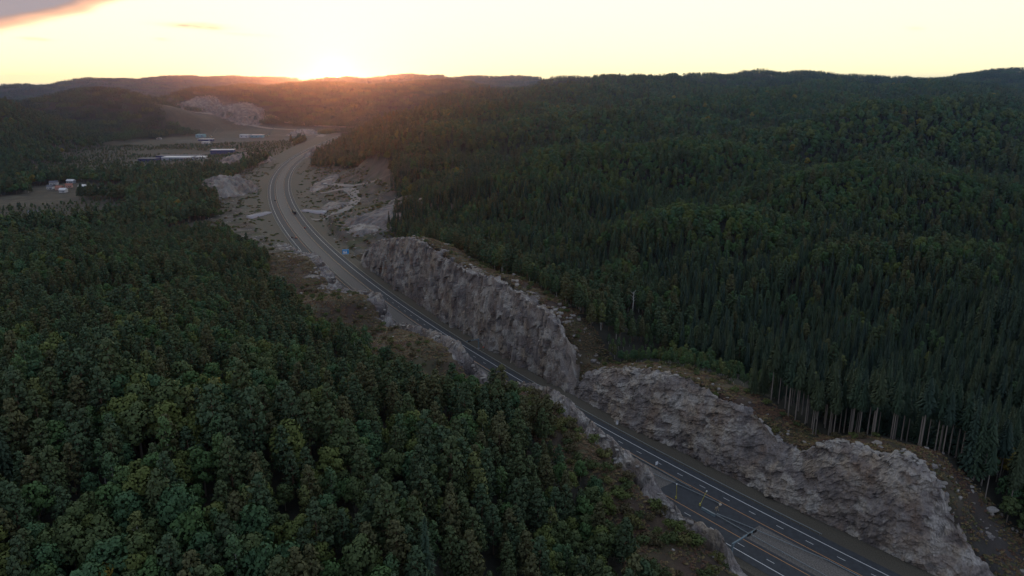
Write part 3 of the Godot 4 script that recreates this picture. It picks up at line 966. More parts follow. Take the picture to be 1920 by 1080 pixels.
func make_buildings():
	hall("long navy industrial hall at the left end of the valley works", -800, -1628, 36, 7.5, 26, M.wall_navy, M.roof_dark)
	hall("grey industrial hall with bright white roof in the valley", -738, -1634, 62, 8.0, 26, M.wall_grey, M.roof_pale)
	hall("low grey warehouse joined behind the white-roofed hall", -752, -1675, 96, 10.5, 30, M.wall_navy, M.roof_dark)
	hall("small pale hall at the right end of the valley works", -694, -1652, 22, 6.0, 18, M.wall_white, M.roof_pale)
	hall("blue industrial hall with white roof behind the works", -716, -1836, 54, 9.5, 24, M.wall_navy, M.roof_pale, 0.12, M.wall_navy)
	hall("teal hall at the edge of the far field", -1000, -2395, 26, 9, 20, M.wall_teal, M.wall_teal)
	hall("long white-roofed shed in the far yard", -924, -2248, 42, 5, 18, M.wall_navy, M.roof_pale)
	hall("small white shed in front of the long far shed", -882, -2142, 20, 5, 12, M.wall_white, M.roof_pale)
	hall("white hall in the far gravel yard", -850, -2372, 28, 9, 20, M.wall_white, M.roof_pale)
	hall("pale teal hall beside the far white hall", -813, -2380, 38, 8, 20, M.wall_teal, M.roof_pale)
	hall("tiny white building on the far forested hillside", -9, -2495, 12, 22, 9, M.wall_white, M.roof_pale)
	hall("white hut left of the far field", -1090, -2300, 14, 4, 9, M.wall_white, M.roof_pale)
	var hs := [[-714, -1132, "wall_white", "roof_dark", "white house at the left of the valley farmstead"], [-733, -1172, "wall_white", "roof_dark", "bright white cottage behind the farmstead"], [-694, -1122, "wall_rose", "roof_red", "rose house in the middle of the valley farmstead"], [-678, -1104, "wall_white", "roof_pale", "white barn in front of the farmstead"], [-690, -1140, "wall_rose", "roof_red", "red-roofed house behind the white barn"], [-716, -1190, "wall_grey", "roof_pale", "grey house at the back of the farmstead"], [-664, -1132, "wall_grey", "roof_pale", "pale-roofed shed at the right of the farmstead"], [-598, -905, "wall_white", "roof_dark", "lone white house below the pale field"]]
	for k in hs.size():
		var e: Array = hs[k]
		house(e[4], e[0], e[1], 9.0 + (k * 3) % 4, 7.0, 4.0, M[e[2]], M[e[3]], 0.3 * sin(k * 2.0))
	for e in [[-975, -2410, "left slanting crane boom above the teal hall"], [-800, -2440, "right slanting crane boom behind the far yard"]]:
		var y := ground_y(e[0], e[1])
		var root = thing("mobile_crane", e[2], "crane", Vector3(e[0], y, e[1]))
		part("carrier", box(9, 2.4, 3), M.tan, root, Vector3(0, 1.4, 0))
		part("cab", box(2.4, 2.4, 2.2), M.wall_white, root, Vector3(2.0, 3.6, 0))
		part("boom", box(1.2, 36, 1.2), M.steel, root, Vector3(12.0, 15.5, 0), Vector3(0, 0, -0.78))

# ---------------------------------------------------------------- boulders
func make_boulders():
	var groups := [[1.0, -45, 12, 90, 45, 66, "loose boulder on the gravel slope at the bottom right", "boulders on the gravel slope at the bottom right", 0.7], [1.0, 15, 175, 60, 33, 46, "boulder in the dry grass behind the near cliff", "boulders in the grass behind the near cliff", 0.8], [1.0, 172, 215, 75, 31, 50, "broken boulder in the gully between the two cliffs", "boulders in the gully between the cliffs", 1.2], [1.0, 215, 480, 60, 36, 62, "boulder in the heather behind the long cliff", "boulders in the heather behind the long cliff", 1.1], [-1.0, 200, 560, 70, 27, 60, "boulder in the heather above the left wall", "boulders in the heather above the left wall", 1.1], [-1.0, 24, 110, 30, 26, 44, "stone in the grass below the left rim", "stones in the grass below the left rim", 0.5]]
	for g in groups:
		for k in g[3]:
			var s := rng.randf_range(g[1], g[2])
			var o := rng.randf_range(g[4], g[5])
			var p := road(s, o * g[0])
			p.y = ground_y(p.x, p.z)
			var size: float = g[8] * (0.45 + 1.3 * pow(rng.randf(), 3))
			var tone := rng.randi() % 3
			var b = part("boulder", rocks[rng.randi() % 6], rock_mats[tone], self, p + Vector3(0, 0.15 * size, 0), Vector3(0, rng.randf() * TAU, 0))
			b.scale = Vector3(rng.randf_range(0.8, 1.4), rng.randf_range(0.6, 1.0), rng.randf_range(0.8, 1.2)) * size
			var size_word: String = "large" if size > g[8] * 1.1 else ("middling" if size > g[8] * 0.6 else "small")
			tag(b, "%s %s %s" % [size_word, ["pale", "tan", "grey"][tone], g[6]], "boulder", g[7])
	var big = part("boulder", rocks[2], rock_mats[0], self, Vector3.ZERO)
	var bp := road(-13.5, 60.5)
	big.position = Vector3(bp.x, ground_y(bp.x, bp.z) + 0.7, bp.z)
	big.scale = Vector3(2.6, 1.5, 1.8)
	tag(big, "largest pale boulder at the spruce edge on the right", "boulder")

# ---------------------------------------------------------------- trees
class Leaves:
	var v := PackedVector3Array()
	var n := PackedVector3Array()
	var c := PackedColorArray()
	var idx := PackedInt32Array()
	var r := RandomNumberGenerator.new()

	var core := Vector3(0, 1e9, 0)   # middle of the whole crown

	func leaf(p: Vector3, out: Vector3, size: float, tint: Color, long := 1.0):
		var shade := out * 0.5 + (((p - core) * Vector3(1, 0.7, 1)).normalized() * 0.55 if core.y < 1e8 else Vector3.ZERO)
		var nor := (out + Vector3(r.randfn(), r.randfn(), r.randfn()) * 0.34).normalized()
		var t := nor.cross(Vector3(r.randfn(), r.randfn(), r.randfn())).normalized()
		quad(p, t * size * long, nor.cross(t) * size, (nor * 0.45 + shade).normalized(), tint)

	func quad(p: Vector3, a: Vector3, b: Vector3, nor: Vector3, tint: Color):
		var k := v.size()
		v.append_array([p - a, p + b * 0.8, p + a, p - b * 0.8])
		var w := 0.82 + 0.36 * r.randf()
		var col := Color(tint.r * w, tint.g * w, tint.b * w)
		for i in 4:
			n.append(nor)
			c.append(col)
		idx.append_array([k, k + 1, k + 2, k, k + 2, k + 3])

	func puff(p: Vector3, rad: Vector3, count: int, size: float, tint: Color):
		for i in count:
			var d := Vector3(r.randfn(), r.randfn() + 0.35, r.randfn()).normalized()
			leaf(p + d * rad * (0.72 + 0.36 * r.randf()), d, size * r.randf_range(0.7, 1.3), tint)

func arrays_of(l: Leaves) -> Array:
	var a := []
	a.resize(Mesh.ARRAY_MAX)
	a[Mesh.ARRAY_VERTEX] = l.v
	a[Mesh.ARRAY_NORMAL] = l.n
	a[Mesh.ARRAY_COLOR] = l.c
	a[Mesh.ARRAY_INDEX] = l.idx
	return a

func limb(v: PackedVector3Array, idx: PackedInt32Array, a: Vector3, b: Vector3, ra: float, rb: float, sides := 6):
	var d := (b - a).normalized()
	var x := d.cross(Vector3(0.3, 0.1, 1.0)).normalized()
	var y := d.cross(x)
	var k := v.size()
	for i in sides:
		var w := TAU * i / sides
		var o := x * cos(w) + y * sin(w)
		v.append(a + o * ra)
		v.append(b + o * rb)
	for i in sides:
		var p := k + i * 2
		var q := k + ((i + 1) % sides) * 2
		idx.append_array([p, q, p + 1, q, q + 1, p + 1])

func tree_meshes(kind: String, variant: int, detail: float) -> Array:
	# (trunk mesh, crown arrays); detail 1 is the close version
	var l := Leaves.new()
	l.r.seed = hash(kind) % 1000 + variant * 17 + 3
	var r := l.r
	var tv := PackedVector3Array()
	var ti := PackedInt32Array()
	var big := 1.0 / sqrt(detail)
	var w := Color(1, 1, 1)
	match kind:
		"pine":
			var h := 16.0
			l.core = Vector3(0, 9.0, 0)
			var bare := 5.5
			limb(tv, ti, Vector3(0, -1.0, 0), Vector3(0.1, h * 0.6, 0), 0.24, 0.15)
			limb(tv, ti, Vector3(0.1, h * 0.6, 0), Vector3(0, h * 0.96, 0.1), 0.15, 0.04, 5)
			var whorls := 11
			for i in whorls:
				var f := i / float(whorls - 1)
				var y := lerpf(bare, h, f)
				var rad := (3.3 * pow(1.0 - f, 0.62) + 0.3) * r.randf_range(0.8, 1.15)
				var count := int(lerpf(6.0, 3.0, f))
				var turn := r.randf() * TAU
				for k in count:
					var a := turn + TAU * k / count + r.randf_range(-0.35, 0.35)
					var rr := rad * r.randf_range(0.6, 1.1)
					var p := Vector3(cos(a) * rr, y + r.randf_range(-0.4, 0.5), sin(a) * rr)
					if detail > 0.6:
						limb(tv, ti, Vector3(0, y - 0.5, 0), p * Vector3(0.8, 1, 0.8), 0.06, 0.02, 3)
					var t := r.randf_range(0.82, 1.2)
					var tint := Color(t, t * r.randf_range(0.96, 1.04), t * 0.95)
					l.puff(p * Vector3(0.8, 1, 0.8), Vector3(1.1, 0.6, 1.1) * (0.8 + 0.35 * (1.0 - f)), int(24 * detail) + 2, 0.37 * big, tint)
			l.puff(Vector3(0, h, 0), Vector3(0.5, 0.7, 0.5), int(16 * detail) + 3, 0.26 * big, w)
		"spruce", "edge_spruce":
			var h := 24.0
			var bare := 3.0 if kind == "spruce" else 12.0
			limb(tv, ti, Vector3(0, -1.0, 0), Vector3(0, h * 0.55, 0), 0.26, 0.17)
			limb(tv, ti, Vector3(0, h * 0.55, 0), Vector3(0, h * 0.98, 0), 0.17, 0.03, 5)
			var whorls := int(26 * sqrt(detail)) + 4
			for i in whorls:
				var f := i / float(whorls - 1)
				var y := lerpf(bare, h - 0.4, pow(f, 0.92))
				var rad := lerpf(3.1, 0.25, pow(f, 0.85)) * r.randf_range(0.85, 1.1)
				if kind == "edge_spruce":
					rad *= smoothstep(-0.25, 0.3, f)
				var count := 9 if f < 0.6 else 6
				var turn := r.randf() * TAU
				for k in count:
					var a := turn + TAU * k / count + r.randf_range(-0.25, 0.25)
					var dir := Vector3(cos(a), 0, sin(a))
					var len := rad * r.randf_range(0.75, 1.1)
					var t := r.randf_range(0.8, 1.22)
					var parts := 3 if detail > 0.6 else 1
					for m in parts:
						var q := (m + 0.75) / parts
						var p := dir * len * q + Vector3(0, y - 0.42 * len * q + 0.12 * len * q * q, 0)
						var side := Vector3(-dir.z, 0, dir.x)
						var slope := (dir + Vector3(0, -0.5, 0)).normalized()
						var sz := (0.42 + 0.12 * len) * (1.0 if detail > 0.6 else 1.7)
						l.quad(p, slope * sz * 1.2, side.rotated(dir, r.randf_range(-0.6, 0.6)) * sz * -0.85, (Vector3.UP + dir * 0.7).normalized(), Color(t, t, t))
						if detail > 0.6:
							l.quad(p + Vector3(0, -0.16, 0), slope.rotated(Vector3.UP, 0.5) * sz, side.rotated(dir, 1.1) * sz * -0.55, (Vector3.UP * 0.6 + dir).normalized(), Color(t * 0.95, t * 0.95, t * 0.95))
			l.puff(Vector3(0, h - 0.3, 0), Vector3(0.15, 0.8, 0.15), 5, 0.2, w)
		"birch":
			var h := 14.0
			l.core = Vector3(0, 8.5, 0)
			limb(tv, ti, Vector3(0, -1.0, 0), Vector3(0.15, h * 0.5, 0.1), 0.16, 0.11)
			limb(tv, ti, Vector3(0.15, h * 0.5, 0.1), Vector3(0, h * 0.93, 0), 0.11, 0.03, 5)
			for i in 13:
				var f := i / 12.0
				var y := lerpf(4.6, h - 0.6, f)
				var a := i * 2.4 + r.randf() * 0.7
				var rr := 1.55 * pow(sin(PI * (0.18 + 0.78 * f)), 0.8) * r.randf_range(0.6, 1.1)
				var p := Vector3(cos(a) * rr, y, sin(a) * rr)
				if detail > 0.6:
					limb(tv, ti, Vector3(0.1, y - 1.2, 0), p, 0.05, 0.02, 3)
				var t := r.randf_range(0.82, 1.2)
				l.puff(p, Vector3(1.15, 1.0, 1.15) * r.randf_range(0.8, 1.1), int(58 * detail) + 3, 0.31 * big, Color(t, t, t * 0.95))
		"broadleaf":
			var h := 12.0
			l.core = Vector3(0, 6.8, 0)
			limb(tv, ti, Vector3(0, -1.0, 0), Vector3(0.1, 4.6, 0), 0.26, 0.18)
			for i in 15:
				var f := i / 14.0
				var a := i * 2.39 + r.randf() * 0.6
				var rr := 3.1 * sqrt(r.randf_range(0.1, 1.0)) * sin(PI * (0.3 + 0.6 * f))
				var y := lerpf(5.2, h - 1.4, f) + r.randf_range(-0.5, 0.5)
				var p := Vector3(cos(a) * rr, y, sin(a) * rr)
				if detail > 0.6:
					limb(tv, ti, Vector3(0.1, 4.0, 0), p, 0.1, 0.03, 4)
				var t := r.randf_range(0.8, 1.24)
				var s := r.randf_range(1.15, 1.75)
				l.puff(p, Vector3(s, s * 0.8, s), int(78 * detail) + 4, 0.37 * big, Color(t, t * r.randf_range(0.97, 1.04), t * 0.95))
		"shrub":
			for i in 6:
				var a := i * 1.1 + r.randf()
				var p := Vector3(cos(a) * 0.8, 0.7 + r.randf() * 0.7, sin(a) * 0.8)
				limb(tv, ti, Vector3(0, -0.3, 0), p, 0.04, 0.02, 3)
				var t := r.randf_range(0.8, 1.2)
				l.puff(p, Vector3(0.75, 0.6, 0.75), int(34 * detail) + 4, 0.2 * big, Color(t, t, t))
	return [array_mesh(tv, ti), arrays_of(l)]

const BARK := {"pine": "bark_pine", "spruce": "bark_spruce", "edge_spruce": "bark_spruce", "birch": "bark_birch", "broadleaf": "bark_broad", "shrub": "bark_broad"}
const TONES := {
	"pine": [[0.068, 0.094, 0.043, "olive green"], [0.055, 0.09, 0.048, "dull green"], [0.086, 0.09, 0.043, "brownish green"], [0.052, 0.08, 0.042, "dark green"]],
	"spruce": [[0.037, 0.066, 0.042, "dark green"], [0.044, 0.074, 0.045, "deep green"], [0.035, 0.062, 0.047, "blue-green"], [0.051, 0.072, 0.039, "dull green"]],
	"birch": [[0.075, 0.125, 0.047, "fresh green"], [0.064, 0.115, 0.054, "soft green"], [0.110, 0.128, 0.047, "yellowish green"], [0.059, 0.105, 0.048, "mid green"]],
	"broadleaf": [[0.062, 0.115, 0.041, "leaf green"], [0.052, 0.105, 0.050, "deep leaf green"], [0.099, 0.125, 0.037, "yellow-green"], [0.073, 0.102, 0.041, "olive"], [0.209, 0.165, 0.033, "yellowing"]],
	"shrub": [[0.094, 0.12, 0.037, "bright green"], [0.068, 0.092, 0.035, "olive"], [0.110, 0.11, 0.039, "yellowish"], [0.088, 0.075, 0.039, "brownish"]],
}

func leaf_material(called: String, c: Color) -> StandardMaterial3D:
	var m := mat(called, c, 0.75)
	m.vertex_color_use_as_albedo = true
	m.backlight_enabled = true
	m.backlight = Color(0.5, 0.5, 0.4)
	m.metallic_specular = 0.3
	return m

func joined_mesh(t: Array, bark: Material, leaf: Material) -> ArrayMesh:
	var m: ArrayMesh = ArrayMesh.new()
	m.add_surface_from_arrays(Mesh.PRIMITIVE_TRIANGLES, t[0].surface_get_arrays(0))
	m.add_surface_from_arrays(Mesh.PRIMITIVE_TRIANGLES, t[1])
	m.surface_set_material(0, bark)
	m.surface_set_material(1, leaf)
	return m

func zone_of(so: Vector2, px: Vector2) -> String:
	if so.y < 0.0:
		var across: String = ["by the left edge", "left of the middle", "near the middle", "towards the cutting", "below the left rim"][clampi(int(px.x / 250.0), 0, 4)]
		if px.y > 950.0:
			return "on the bottom edge, " + across
		if px.y > 800.0:
			return "in the lower wood, " + across
		if px.y > 660.0:
			return "halfway up the left wood, " + across
		if px.y > 530.0:
			return "high in the left wood, " + across
		return "on the left hill's far side, " + across
	if so.x < 60.0:
		return "in the lower right forest, " + ("at the right edge" if px.x > 1780.0 else ("behind the cracked blocks" if px.x > 1600.0 else "behind the near cliff"))
	if so.x < 190.0:
		return "above the near cliff, " + ("front row" if so.y < 60.0 else ("second row" if so.y < 85.0 else "deeper in"))
	return "behind the long cliff, " + ("front row" if so.y < 70.0 else ("second row" if so.y < 110.0 else "deeper in"))

func make_forest():
	var variants := 4
	var near := {}     # kind -> list of joined meshes
	var loose := {}    # kind -> list of [trunk, crown]
	var low := {}
	var white := leaf_material("foliage", Color.WHITE)
	for kind in ["pine", "spruce", "edge_spruce", "birch", "broadleaf", "shrub"]:
		near[kind] = []
		loose[kind] = []
		low[kind] = []
		for k in variants:
			var t := tree_meshes(kind, k, 1.0)
			var crown := ArrayMesh.new()
			crown.add_surface_from_arrays(Mesh.PRIMITIVE_TRIANGLES, t[1])
			loose[kind].append([t[0], crown])
			near[kind].append(joined_mesh(t, M[BARK[kind]], white))
		for k in 3:
			low[kind].append(joined_mesh(tree_meshes(kind, 40 + k, 0.22), M[BARK[kind]], white))
	var tone_mats := {}
	for kind in TONES:
		tone_mats[kind] = []
		for e in TONES[kind]:
			tone_mats[kind].append(leaf_material("%s_%s" % [kind, e[3]], srgb(e[0], e[1], e[2])))
	var all := {"pine": [], "spruce": [], "edge_spruce": [], "birch": [], "broadleaf": [], "shrub": []}
	var far := {"pine": [], "spruce": [], "birch": [], "broadleaf": []}
	# trees one by one out to 900 m, thinner beyond
	for ring in [[45.0, 900.0, 5.0], [900.0, 2300.0, 7.2]]:
		var cell: float = ring[2]
		var reach: float = ring[1]
		var nx := int(reach * 0.72 / cell)
		for i in range(-nx, nx):
			for j in range(0, int(reach / cell)):
				var x := (i + rng.randf()) * cell
				var z := -(j + rng.randf()) * cell
				var d2 := x * x + z * z
				if d2 < ring[0] * ring[0] or d2 > reach * reach or absf(x) > -z * 0.76 + 45.0:
					continue
				var so := along(x, z)
				var left := so.y < 0.0
				if so.x > -230.0 and so.x < 2380.0:
					var w := dense(clear_l if left else clear_r, so.x) + 4.0 * fine_noise.get_noise_1d(so.x * 0.6)
					if absf(so.y) < w:
						continue
				var low_growth := false
				if d2 > 360000.0:
					var op := opening(x, z)
					if op == 3 and rng.randf() < 0.6:
						low_growth = true
					elif op >= 0:
						continue
				if left and d2 < 360000.0 and rng.randf() < 0.16:
					continue
				if absf(x - 76.0) < 7.0 and z > -458.0 and z < -425.0:
					continue
				var pn := patch_noise.get_noise_2d(x * 0.7, z * 0.7)
				if pn < -0.52 and rng.randf() < 0.6:
					continue
				var p2 := patch_noise.get_noise_2d(x * 0.6 + 700.0, z * 0.6)
				var q := rng.randf() + p2 * 1.0
				var gy := ground_y(x, z)
				if not left and d2 > 130000.0:
					q += clampf((gy - table(RISE, sqrt(d2)) - 13.0) / 26.0, -0.28, 0.5)   # spruce in the hollows, leafy trees on the knolls
				var kind := "pine"
				var scale := rng.randf_range(0.7, 1.15) * (1.0 + 0.45 * patch_noise.get_noise_2d(x * 0.5, z * 0.5 + 300.0))
				if left:
					kind = "broadleaf" if q > 0.58 else ("birch" if q > 0.44 else ("spruce" if q < -0.42 else "pine"))
				elif d2 < 810000.0:
					if x > -z * 0.24 and d2 < 260000.0 + 250000.0 * p2:
						kind = "spruce" if q < 0.66 else ("pine" if q < 0.84 else ("birch" if q < 0.95 else "broadleaf"))
					else:
						kind = "spruce" if q < 0.1 else ("pine" if q < 0.48 else ("birch" if q < 0.6 else "broadleaf"))
					if so.x < 80.0 and so.y < 76.0 and so.x > -2.0:
						kind = "edge_spruce"
						scale = rng.randf_range(0.95, 1.25)
					elif so.x < 88.0 and so.x > -5.0:
						kind = "spruce" if rng.randf() < 0.9 else "birch"
					elif so.x <= -2.0 and so.y < 95.0:
						kind = "broadleaf" if rng.randf() < 0.6 else "edge_spruce"
					elif so.x > 88.0 and so.x < 190.0 and so.y < 92.0:
						kind = "birch" if rng.randf() < 0.65 else "broadleaf"
						scale *= 0.62
					elif so.x >= 190.0 and so.x < 520.0 and so.y < 130.0:
						kind = "pine" if rng.randf() < 0.65 else "birch"
				else:
					kind = "spruce" if q < 0.12 else ("pine" if q < 0.5 else "broadleaf")
				var tone := int(clampf((rng.randf() + 0.5 * pn) * 4.0, 0, 3))
				if kind == "spruce" and so.x > 60.0:
					scale *= 0.74
				if kind == "broadleaf" and rng.randf() < 0.006:
					tone = 4
				if d2 > 810000.0:
					scale *= 1.25
				elif left:
					scale *= lerpf(1.2, 0.95, smoothstep(150.0, 330.0, sqrt(d2)))
				if low_growth:
					scale *= 0.3
					if kind == "spruce":
						kind = "broadleaf"
				var e := [x, gy - 0.2, z, scale, rng.randf() * TAU, tone, so, d2]
				if d2 < 810000.0:
					all[kind].append(e)
				else:
					far[kind].append(e)
	# bushes along the rims and scattered in the clearings
	for k in 900:
		var side := -1.0 if rng.randf() < 0.68 else 1.0
		var s := rng.randf_range(26, 420)
		var w := dense(clear_l if side < 0 else clear_r, s)
		var lo := 29.0 if side < 0 else 36.0
		if w < lo:
			continue
		var o := lerpf(lo, w + 4.0, pow(rng.randf(), 0.6))
		if side < 0 and s < 175.0:
			o = lerpf(25.0, w + 3.0, rng.randf())
		elif rng.randf() < 0.5:
			continue
		var p := road(s, o * side)
		all["shrub"].append([p.x, ground_y(p.x, p.z), p.z, rng.randf_range(0.5, 1.35) * (1.5 if side < 0 and s < 175.0 else 1.0), rng.randf() * TAU, rng.randi() % 4, Vector2(s, o * side), p.x * p.x + p.z * p.z])
	var names := {"pine": "pine_tree", "spruce": "spruce_tree", "edge_spruce": "tall_spruce", "birch": "birch_tree", "broadleaf": "broadleaf_tree", "shrub": "shrub"}
	var words := {"pine": "pine tree", "spruce": "spruce tree", "edge_spruce": "bare-trunked spruce", "birch": "birch tree", "broadleaf": "broadleaf tree", "shrub": "bush"}
	var tall := {"pine": 16.0, "spruce": 24.0, "edge_spruce": 24.0, "birch": 14.0, "broadleaf": 12.0, "shrub": 1.8}
	var basis_inv := cam.transform.affine_inverse()
	var stands := {}
	for kind in all:
		var list: Array = all[kind]
		for e in list:
			var c: Vector3 = basis_inv * Vector3(e[0], e[1] + tall[kind] * e[3] * 0.7, e[2])
			var u := Vector2(960.0 + 1371.0 * c.x / -c.z, 540.0 - 1371.0 * c.y / -c.z) if c.z < 0.0 else Vector2(-9999, 0)
			var shown: bool = u.x > 0.0 and u.x < 1920.0 and u.y > 60.0 and u.y < 1080.0
			e.append(u)
			e.append((tall[kind] * e[3] * 1371.0 / -c.z) if shown else 0.0)
		list.sort_custom(func(a, b): return a[9] > b[9])
		var own := 300
		var tkind: String = kind if kind != "edge_spruce" else "spruce"
		for k in mini(own, list.size()):
			var e: Array = list[k]
			if e[9] <= 0.0:
				break
			var zone := zone_of(e[6], e[8])
			var size_word: String = "tall" if e[3] > 1.06 else ("small" if e[3] < 0.88 else "medium")
			var root = thing(names[kind], "%s %s %s %s" % [size_word, TONES[tkind][e[5]][3], words[kind], zone], "bush" if kind == "shrub" else "tree", Vector3(e[0], e[1], e[2]), e[4], "%s %s" % ["bushes" if kind == "shrub" else words[kind] + "s", zone])
			root.scale = Vector3(e[3], e[3] * (0.94 + 0.12 * fmod(e[4], 1.0)), e[3])
			var pair: Array = loose[kind][k % variants]
			part("stems" if kind == "shrub" else "trunk", pair[0], M[BARK[kind]], root)
			part("foliage" if kind == "shrub" else "crown", pair[1], tone_mats[tkind][e[5]], root)
			e[9] = -1.0
		for k in list.size():
			var e: Array = list[k]
			if e[9] != -1.0:
				var key := "%s|%d" % [kind, k % variants]
				if not stands.has(key):
					stands[key] = [near[kind][k % variants], []]
				stands[key][1].append(e)
	for kind in far:
		for k in far[kind].size():
			var key := "%s|low%d" % [kind, k % 3]
			if not stands.has(key):
				stands[key] = [low[kind][k % 3], []]
			stands[key][1].append(far[kind][k])
	var roots := {}
	var plural := {"pine": "pine_forest", "spruce": "spruce_forest", "edge_spruce": "spruce_stand", "birch": "birch_forest", "broadleaf": "broadleaf_forest", "shrub": "undergrowth"}
	var says := {"pine": "olive pine forest covering the hillsides", "spruce": "dark spruce forest covering the right-hand hills", "edge_spruce": "rows of tall bare-trunked spruces inside the right forest edge", "birch": "birches scattered through the mixed forest", "broadleaf": "leafy green trees filling the left-hand wood", "shrub": "low bushes scattered along the rims"}
	for key in stands:
		var kind: String = key.get_slice("|", 0)
		if not roots.has(kind):
			roots[kind] = thing(plural[kind], says[kind], "forest" if kind != "shrub" else "undergrowth")
			roots[kind].set_meta("kind", "stuff")
		var list: Array = stands[key][1]
		var mm := MultiMesh.new()
		mm.transform_format = MultiMesh.TRANSFORM_3D
		mm.use_colors = true
		mm.mesh = stands[key][0]
		mm.instance_count = list.size()
		var tones: Array = TONES[kind if kind != "edge_spruce" else "spruce"]
		for k in list.size():
			var e: Array = list[k]
			var b := Basis(Vector3.UP, e[4]).scaled(Vector3(e[3], e[3] * (0.92 + 0.16 * fmod(e[4] * 3.0, 1.0)), e[3]))
			mm.set_instance_transform(k, Transform3D(b, Vector3(e[0], e[1], e[2])))
			var t: Array = tones[e[5]]
			var j := 0.85 + 0.3 * fmod(e[4] * 7.0, 1.0)
			mm.set_instance_color(k, Color(t[0] * j, t[1] * j, t[2] * j))
		var mi := MultiMeshInstance3D.new()
		mi.name = "trees" if kind != "shrub" else "bushes"
		mi.multimesh = mm
		mi.set_meta("kind", "stuff")
		roots[kind].add_child(mi, true)
	make_far_woods(white)
	make_heather()
	make_scree()
	make_dead_tree()

func make_far_woods(leaf: Material):
	# beyond 2.3 km the wood reads as one mass: patches of small crowns
	var root = thing("far_forest", "hazy forest covering the distant hills and ridges", "forest")
	root.set_meta("kind", "stuff")
	var r := RandomNumberGenerator.new()
	r.seed = 77
	for ring in [[2250.0, 4300.0, 34.0, 1.0], [4300.0, 9300.0, 75.0, 1.9]]:
		for var_ in 3:
			var l := Leaves.new()
			l.r.seed = 300 + var_
			var cell: float = ring[2]
			for k in 46:
				var p := Vector3(l.r.randf_range(-0.6, 0.6) * cell, 0, l.r.randf_range(-0.6, 0.6) * cell)
				var h: float = l.r.randf_range(12.0, 19.0) * lerpf(1.0, ring[3], 0.35)
				var t := l.r.randf_range(0.75, 1.25)
				var rad: float = 2.7 * ring[3]
				for m in 3:
					var f := m / 2.0
					l.puff(p + Vector3(0, h * (0.45 + 0.5 * f), 0), Vector3(rad * (1.0 - 0.55 * f), h * 0.16, rad * (1.0 - 0.55 * f)), 6, 0.42 * rad, Color(t, t, t))
			var m := ArrayMesh.new()
			m.add_surface_from_arrays(Mesh.PRIMITIVE_TRIANGLES, arrays_of(l))
			m.surface_set_material(0, leaf)
			var spots := []
			var n := int(ring[1] * 0.75 / cell)
			for i in range(-n, n):
				for j in int(ring[1] / cell):
					if (i * 7 + j * 13 + 9000) % 3 != var_:
						continue
					var x: float = (i + r.randf()) * cell
					var z: float = -(j + r.randf()) * cell
					var d := sqrt(x * x + z * z)
					if d < ring[0] or d > ring[1] or absf(x) > -z * 0.76:
						continue
					if opening(x, z) >= 0:
						continue
					var so := along(x, z)
					if so.x < 2400.0 and absf(so.y) < 60.0:
						continue
					spots.append(Vector3(x, ground_y(x, z) - 1.0, z))
			var mm := MultiMesh.new()
			mm.transform_format = MultiMesh.TRANSFORM_3D
			mm.use_colors = true
			mm.mesh = m
			mm.instance_count = spots.size()
			for k in spots.size():
				mm.set_instance_transform(k, Transform3D(Basis(Vector3.UP, r.randf() * TAU), spots[k]))
				var t: Array = TONES[["pine", "spruce", "spruce", "broadleaf"][r.randi() % 4]][r.randi() % 4]
				mm.set_instance_color(k, Color(t[0], t[1], t[2]))
			var mi := MultiMeshInstance3D.new()
			mi.name = "woods"
			mi.multimesh = mm
			mi.set_meta("kind", "stuff")
			root.add_child(mi, true)

func make_heather():
	var root = thing("heather", "brown heather and dry grass tufts covering the clearings", "heather")
	root.set_meta("kind", "stuff")
	var leaf: Material = M.foliage
	var tones := [Color(0.13, 0.075, 0.05), Color(0.18, 0.135, 0.065), Color(0.095, 0.095, 0.045), Color(0.15, 0.1, 0.06)]
	for var_ in 2:
		var l := Leaves.new()
		l.r.seed = 900 + var_
		for k in 16:
			var a := l.r.randf() * TAU
			var p := Vector3(cos(a), 0, sin(a)) * l.r.randf() * 0.55 + Vector3(0, l.r.randf_range(0.05, 0.32), 0)
			l.leaf(p, Vector3(cos(a) * 0.4, 1, sin(a) * 0.4), 0.17, Color(1, 1, 1), 1.5)
		var m := ArrayMesh.new()
		m.add_surface_from_arrays(Mesh.PRIMITIVE_TRIANGLES, arrays_of(l))
		m.surface_set_material(0, leaf)
		var spots := []
		for k in 26000:
			var side := -1.0 if rng.randf() < 0.5 else 1.0
			var s := rng.randf_range(-40, 560)
			var lo := 31.5 if side > 0 else 24.5
			var w := dense(clear_l if side < 0 else clear_r, s) + 5.0
			var o := rng.randf_range(lo, maxf(w, lo + 1.0))
			var p := road(s, o * side)
			if patch_noise.get_noise_2d(p.x * 2.5, p.z * 2.5) < -0.2:
				continue
			p.y = ground_y(p.x, p.z) - 0.05
			spots.append(p)
		var mm := MultiMesh.new()
		mm.transform_format = MultiMesh.TRANSFORM_3D
		mm.use_colors = true
		mm.mesh = m
		mm.instance_count = spots.size()
		for k in spots.size():
			var sc := rng.randf_range(0.6, 1.7)
			mm.set_instance_transform(k, Transform3D(Basis(Vector3.UP, rng.randf() * TAU).scaled(Vector3(sc, sc * 0.9, sc)), spots[k]))
			var n := patch_noise.get_noise_2d(spots[k].x, spots[k].z) + 0.3 * rng.randfn()
			mm.set_instance_color(k, tones[clampi(int((n + 0.5) * 4.0), 0, 3)])
		var mi := MultiMeshInstance3D.new()
		mi.name = "tufts"
		mi.multimesh = mm
		mi.set_meta("kind", "stuff")
		root.add_child(mi, true)

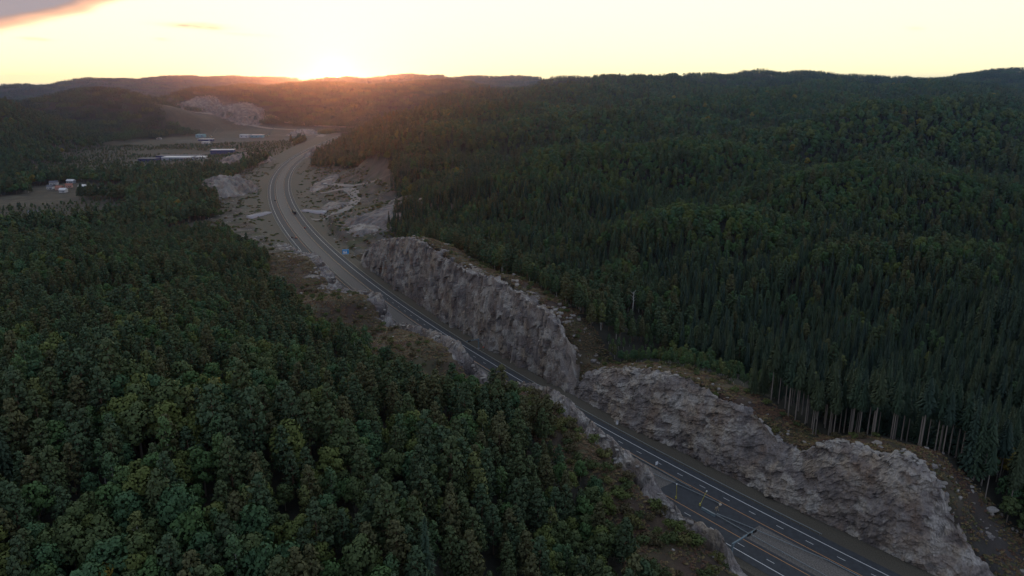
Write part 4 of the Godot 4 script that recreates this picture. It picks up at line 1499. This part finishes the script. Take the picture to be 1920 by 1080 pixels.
func make_scree():
	var r := RandomNumberGenerator.new()
	r.seed = 51
	var root = thing("scree", "loose pale rubble strewn beside the road at the bend", "rubble")
	root.set_meta("kind", "stuff")
	var bush = thing("scrub", "low scrub dotting the bare ground at the bend", "scrub")
	bush.set_meta("kind", "stuff")
	var shrub := joined_mesh(tree_meshes("shrub", 70, 0.5), M.bark_broad, M.foliage)
	for set_ in 4:
		var spots := []
		for k in 2600:
			var s := r.randf_range(540, 1500)
			var right := r.randf() < 0.6
			var o := r.randf_range(24.0, 24.0 + (120.0 if right else 75.0))
			var p := road(s, o if right else -o)
			var n := patch_noise.get_noise_2d(p.x * 1.1 + 80.0, p.z * 1.1)
			if (set_ < 2 and (n < 0.16 or s > 860.0 and right and k % 2 == 0)) or (set_ >= 2 and n > -0.05):
				continue
			p.y = ground_y(p.x, p.z)
			spots.append(p)
		var mm := MultiMesh.new()
		mm.transform_format = MultiMesh.TRANSFORM_3D
		mm.use_colors = set_ >= 2
		mm.mesh = rocks[set_] if set_ < 2 else shrub
		mm.instance_count = spots.size()
		for k in spots.size():
			var sc := 0.4 + 1.6 * pow(r.randf(), 3) if set_ < 2 else r.randf_range(0.5, 1.6)
			mm.set_instance_transform(k, Transform3D(Basis(Vector3.UP, r.randf() * TAU).scaled(Vector3(sc, sc * 0.8, sc)), spots[k]))
			if set_ >= 2:
				var t: Array = TONES["shrub"][r.randi() % 4]
				mm.set_instance_color(k, Color(t[0], t[1], t[2]))
		var mi := MultiMeshInstance3D.new()
		mi.name = "stones" if set_ < 2 else "bushes"
		mi.multimesh = mm
		if set_ < 2:
			mi.material_override = rock_mats[set_]
		mi.set_meta("kind", "stuff")
		(root if set_ < 2 else bush).add_child(mi, true)

func make_dead_tree():
	var at := Vector3(78, 0, -452)
	at.y = ground_y(at.x, at.z)
	var root = thing("dead_tree", "bleached dead tree standing among the pines behind the long cliff", "tree", at)
	root.scale = Vector3(0.85, 0.85, 0.85)
	var v := PackedVector3Array()
	var idx := PackedInt32Array()
	limb(v, idx, Vector3(0, -1, 0), Vector3(0.4, 13, 0), 0.4, 0.25)
	limb(v, idx, Vector3(0.4, 13, 0), Vector3(0.2, 20, 0.3), 0.25, 0.08)
	part("trunk", array_mesh(v, idx), M.dead_wood, root)
	var r := RandomNumberGenerator.new()
	r.seed = 8
	for k in 9:
		var bv := PackedVector3Array()
		var bi := PackedInt32Array()
		var y := 12.0 + k * 0.85
		var a := k * 2.3
		limb(bv, bi, Vector3(0.35, y, 0.05), Vector3(cos(a) * 2.6, y + 2.2, sin(a) * 2.6), 0.12, 0.03, 4)
		part("branch", array_mesh(bv, bi), M.dead_wood, root)
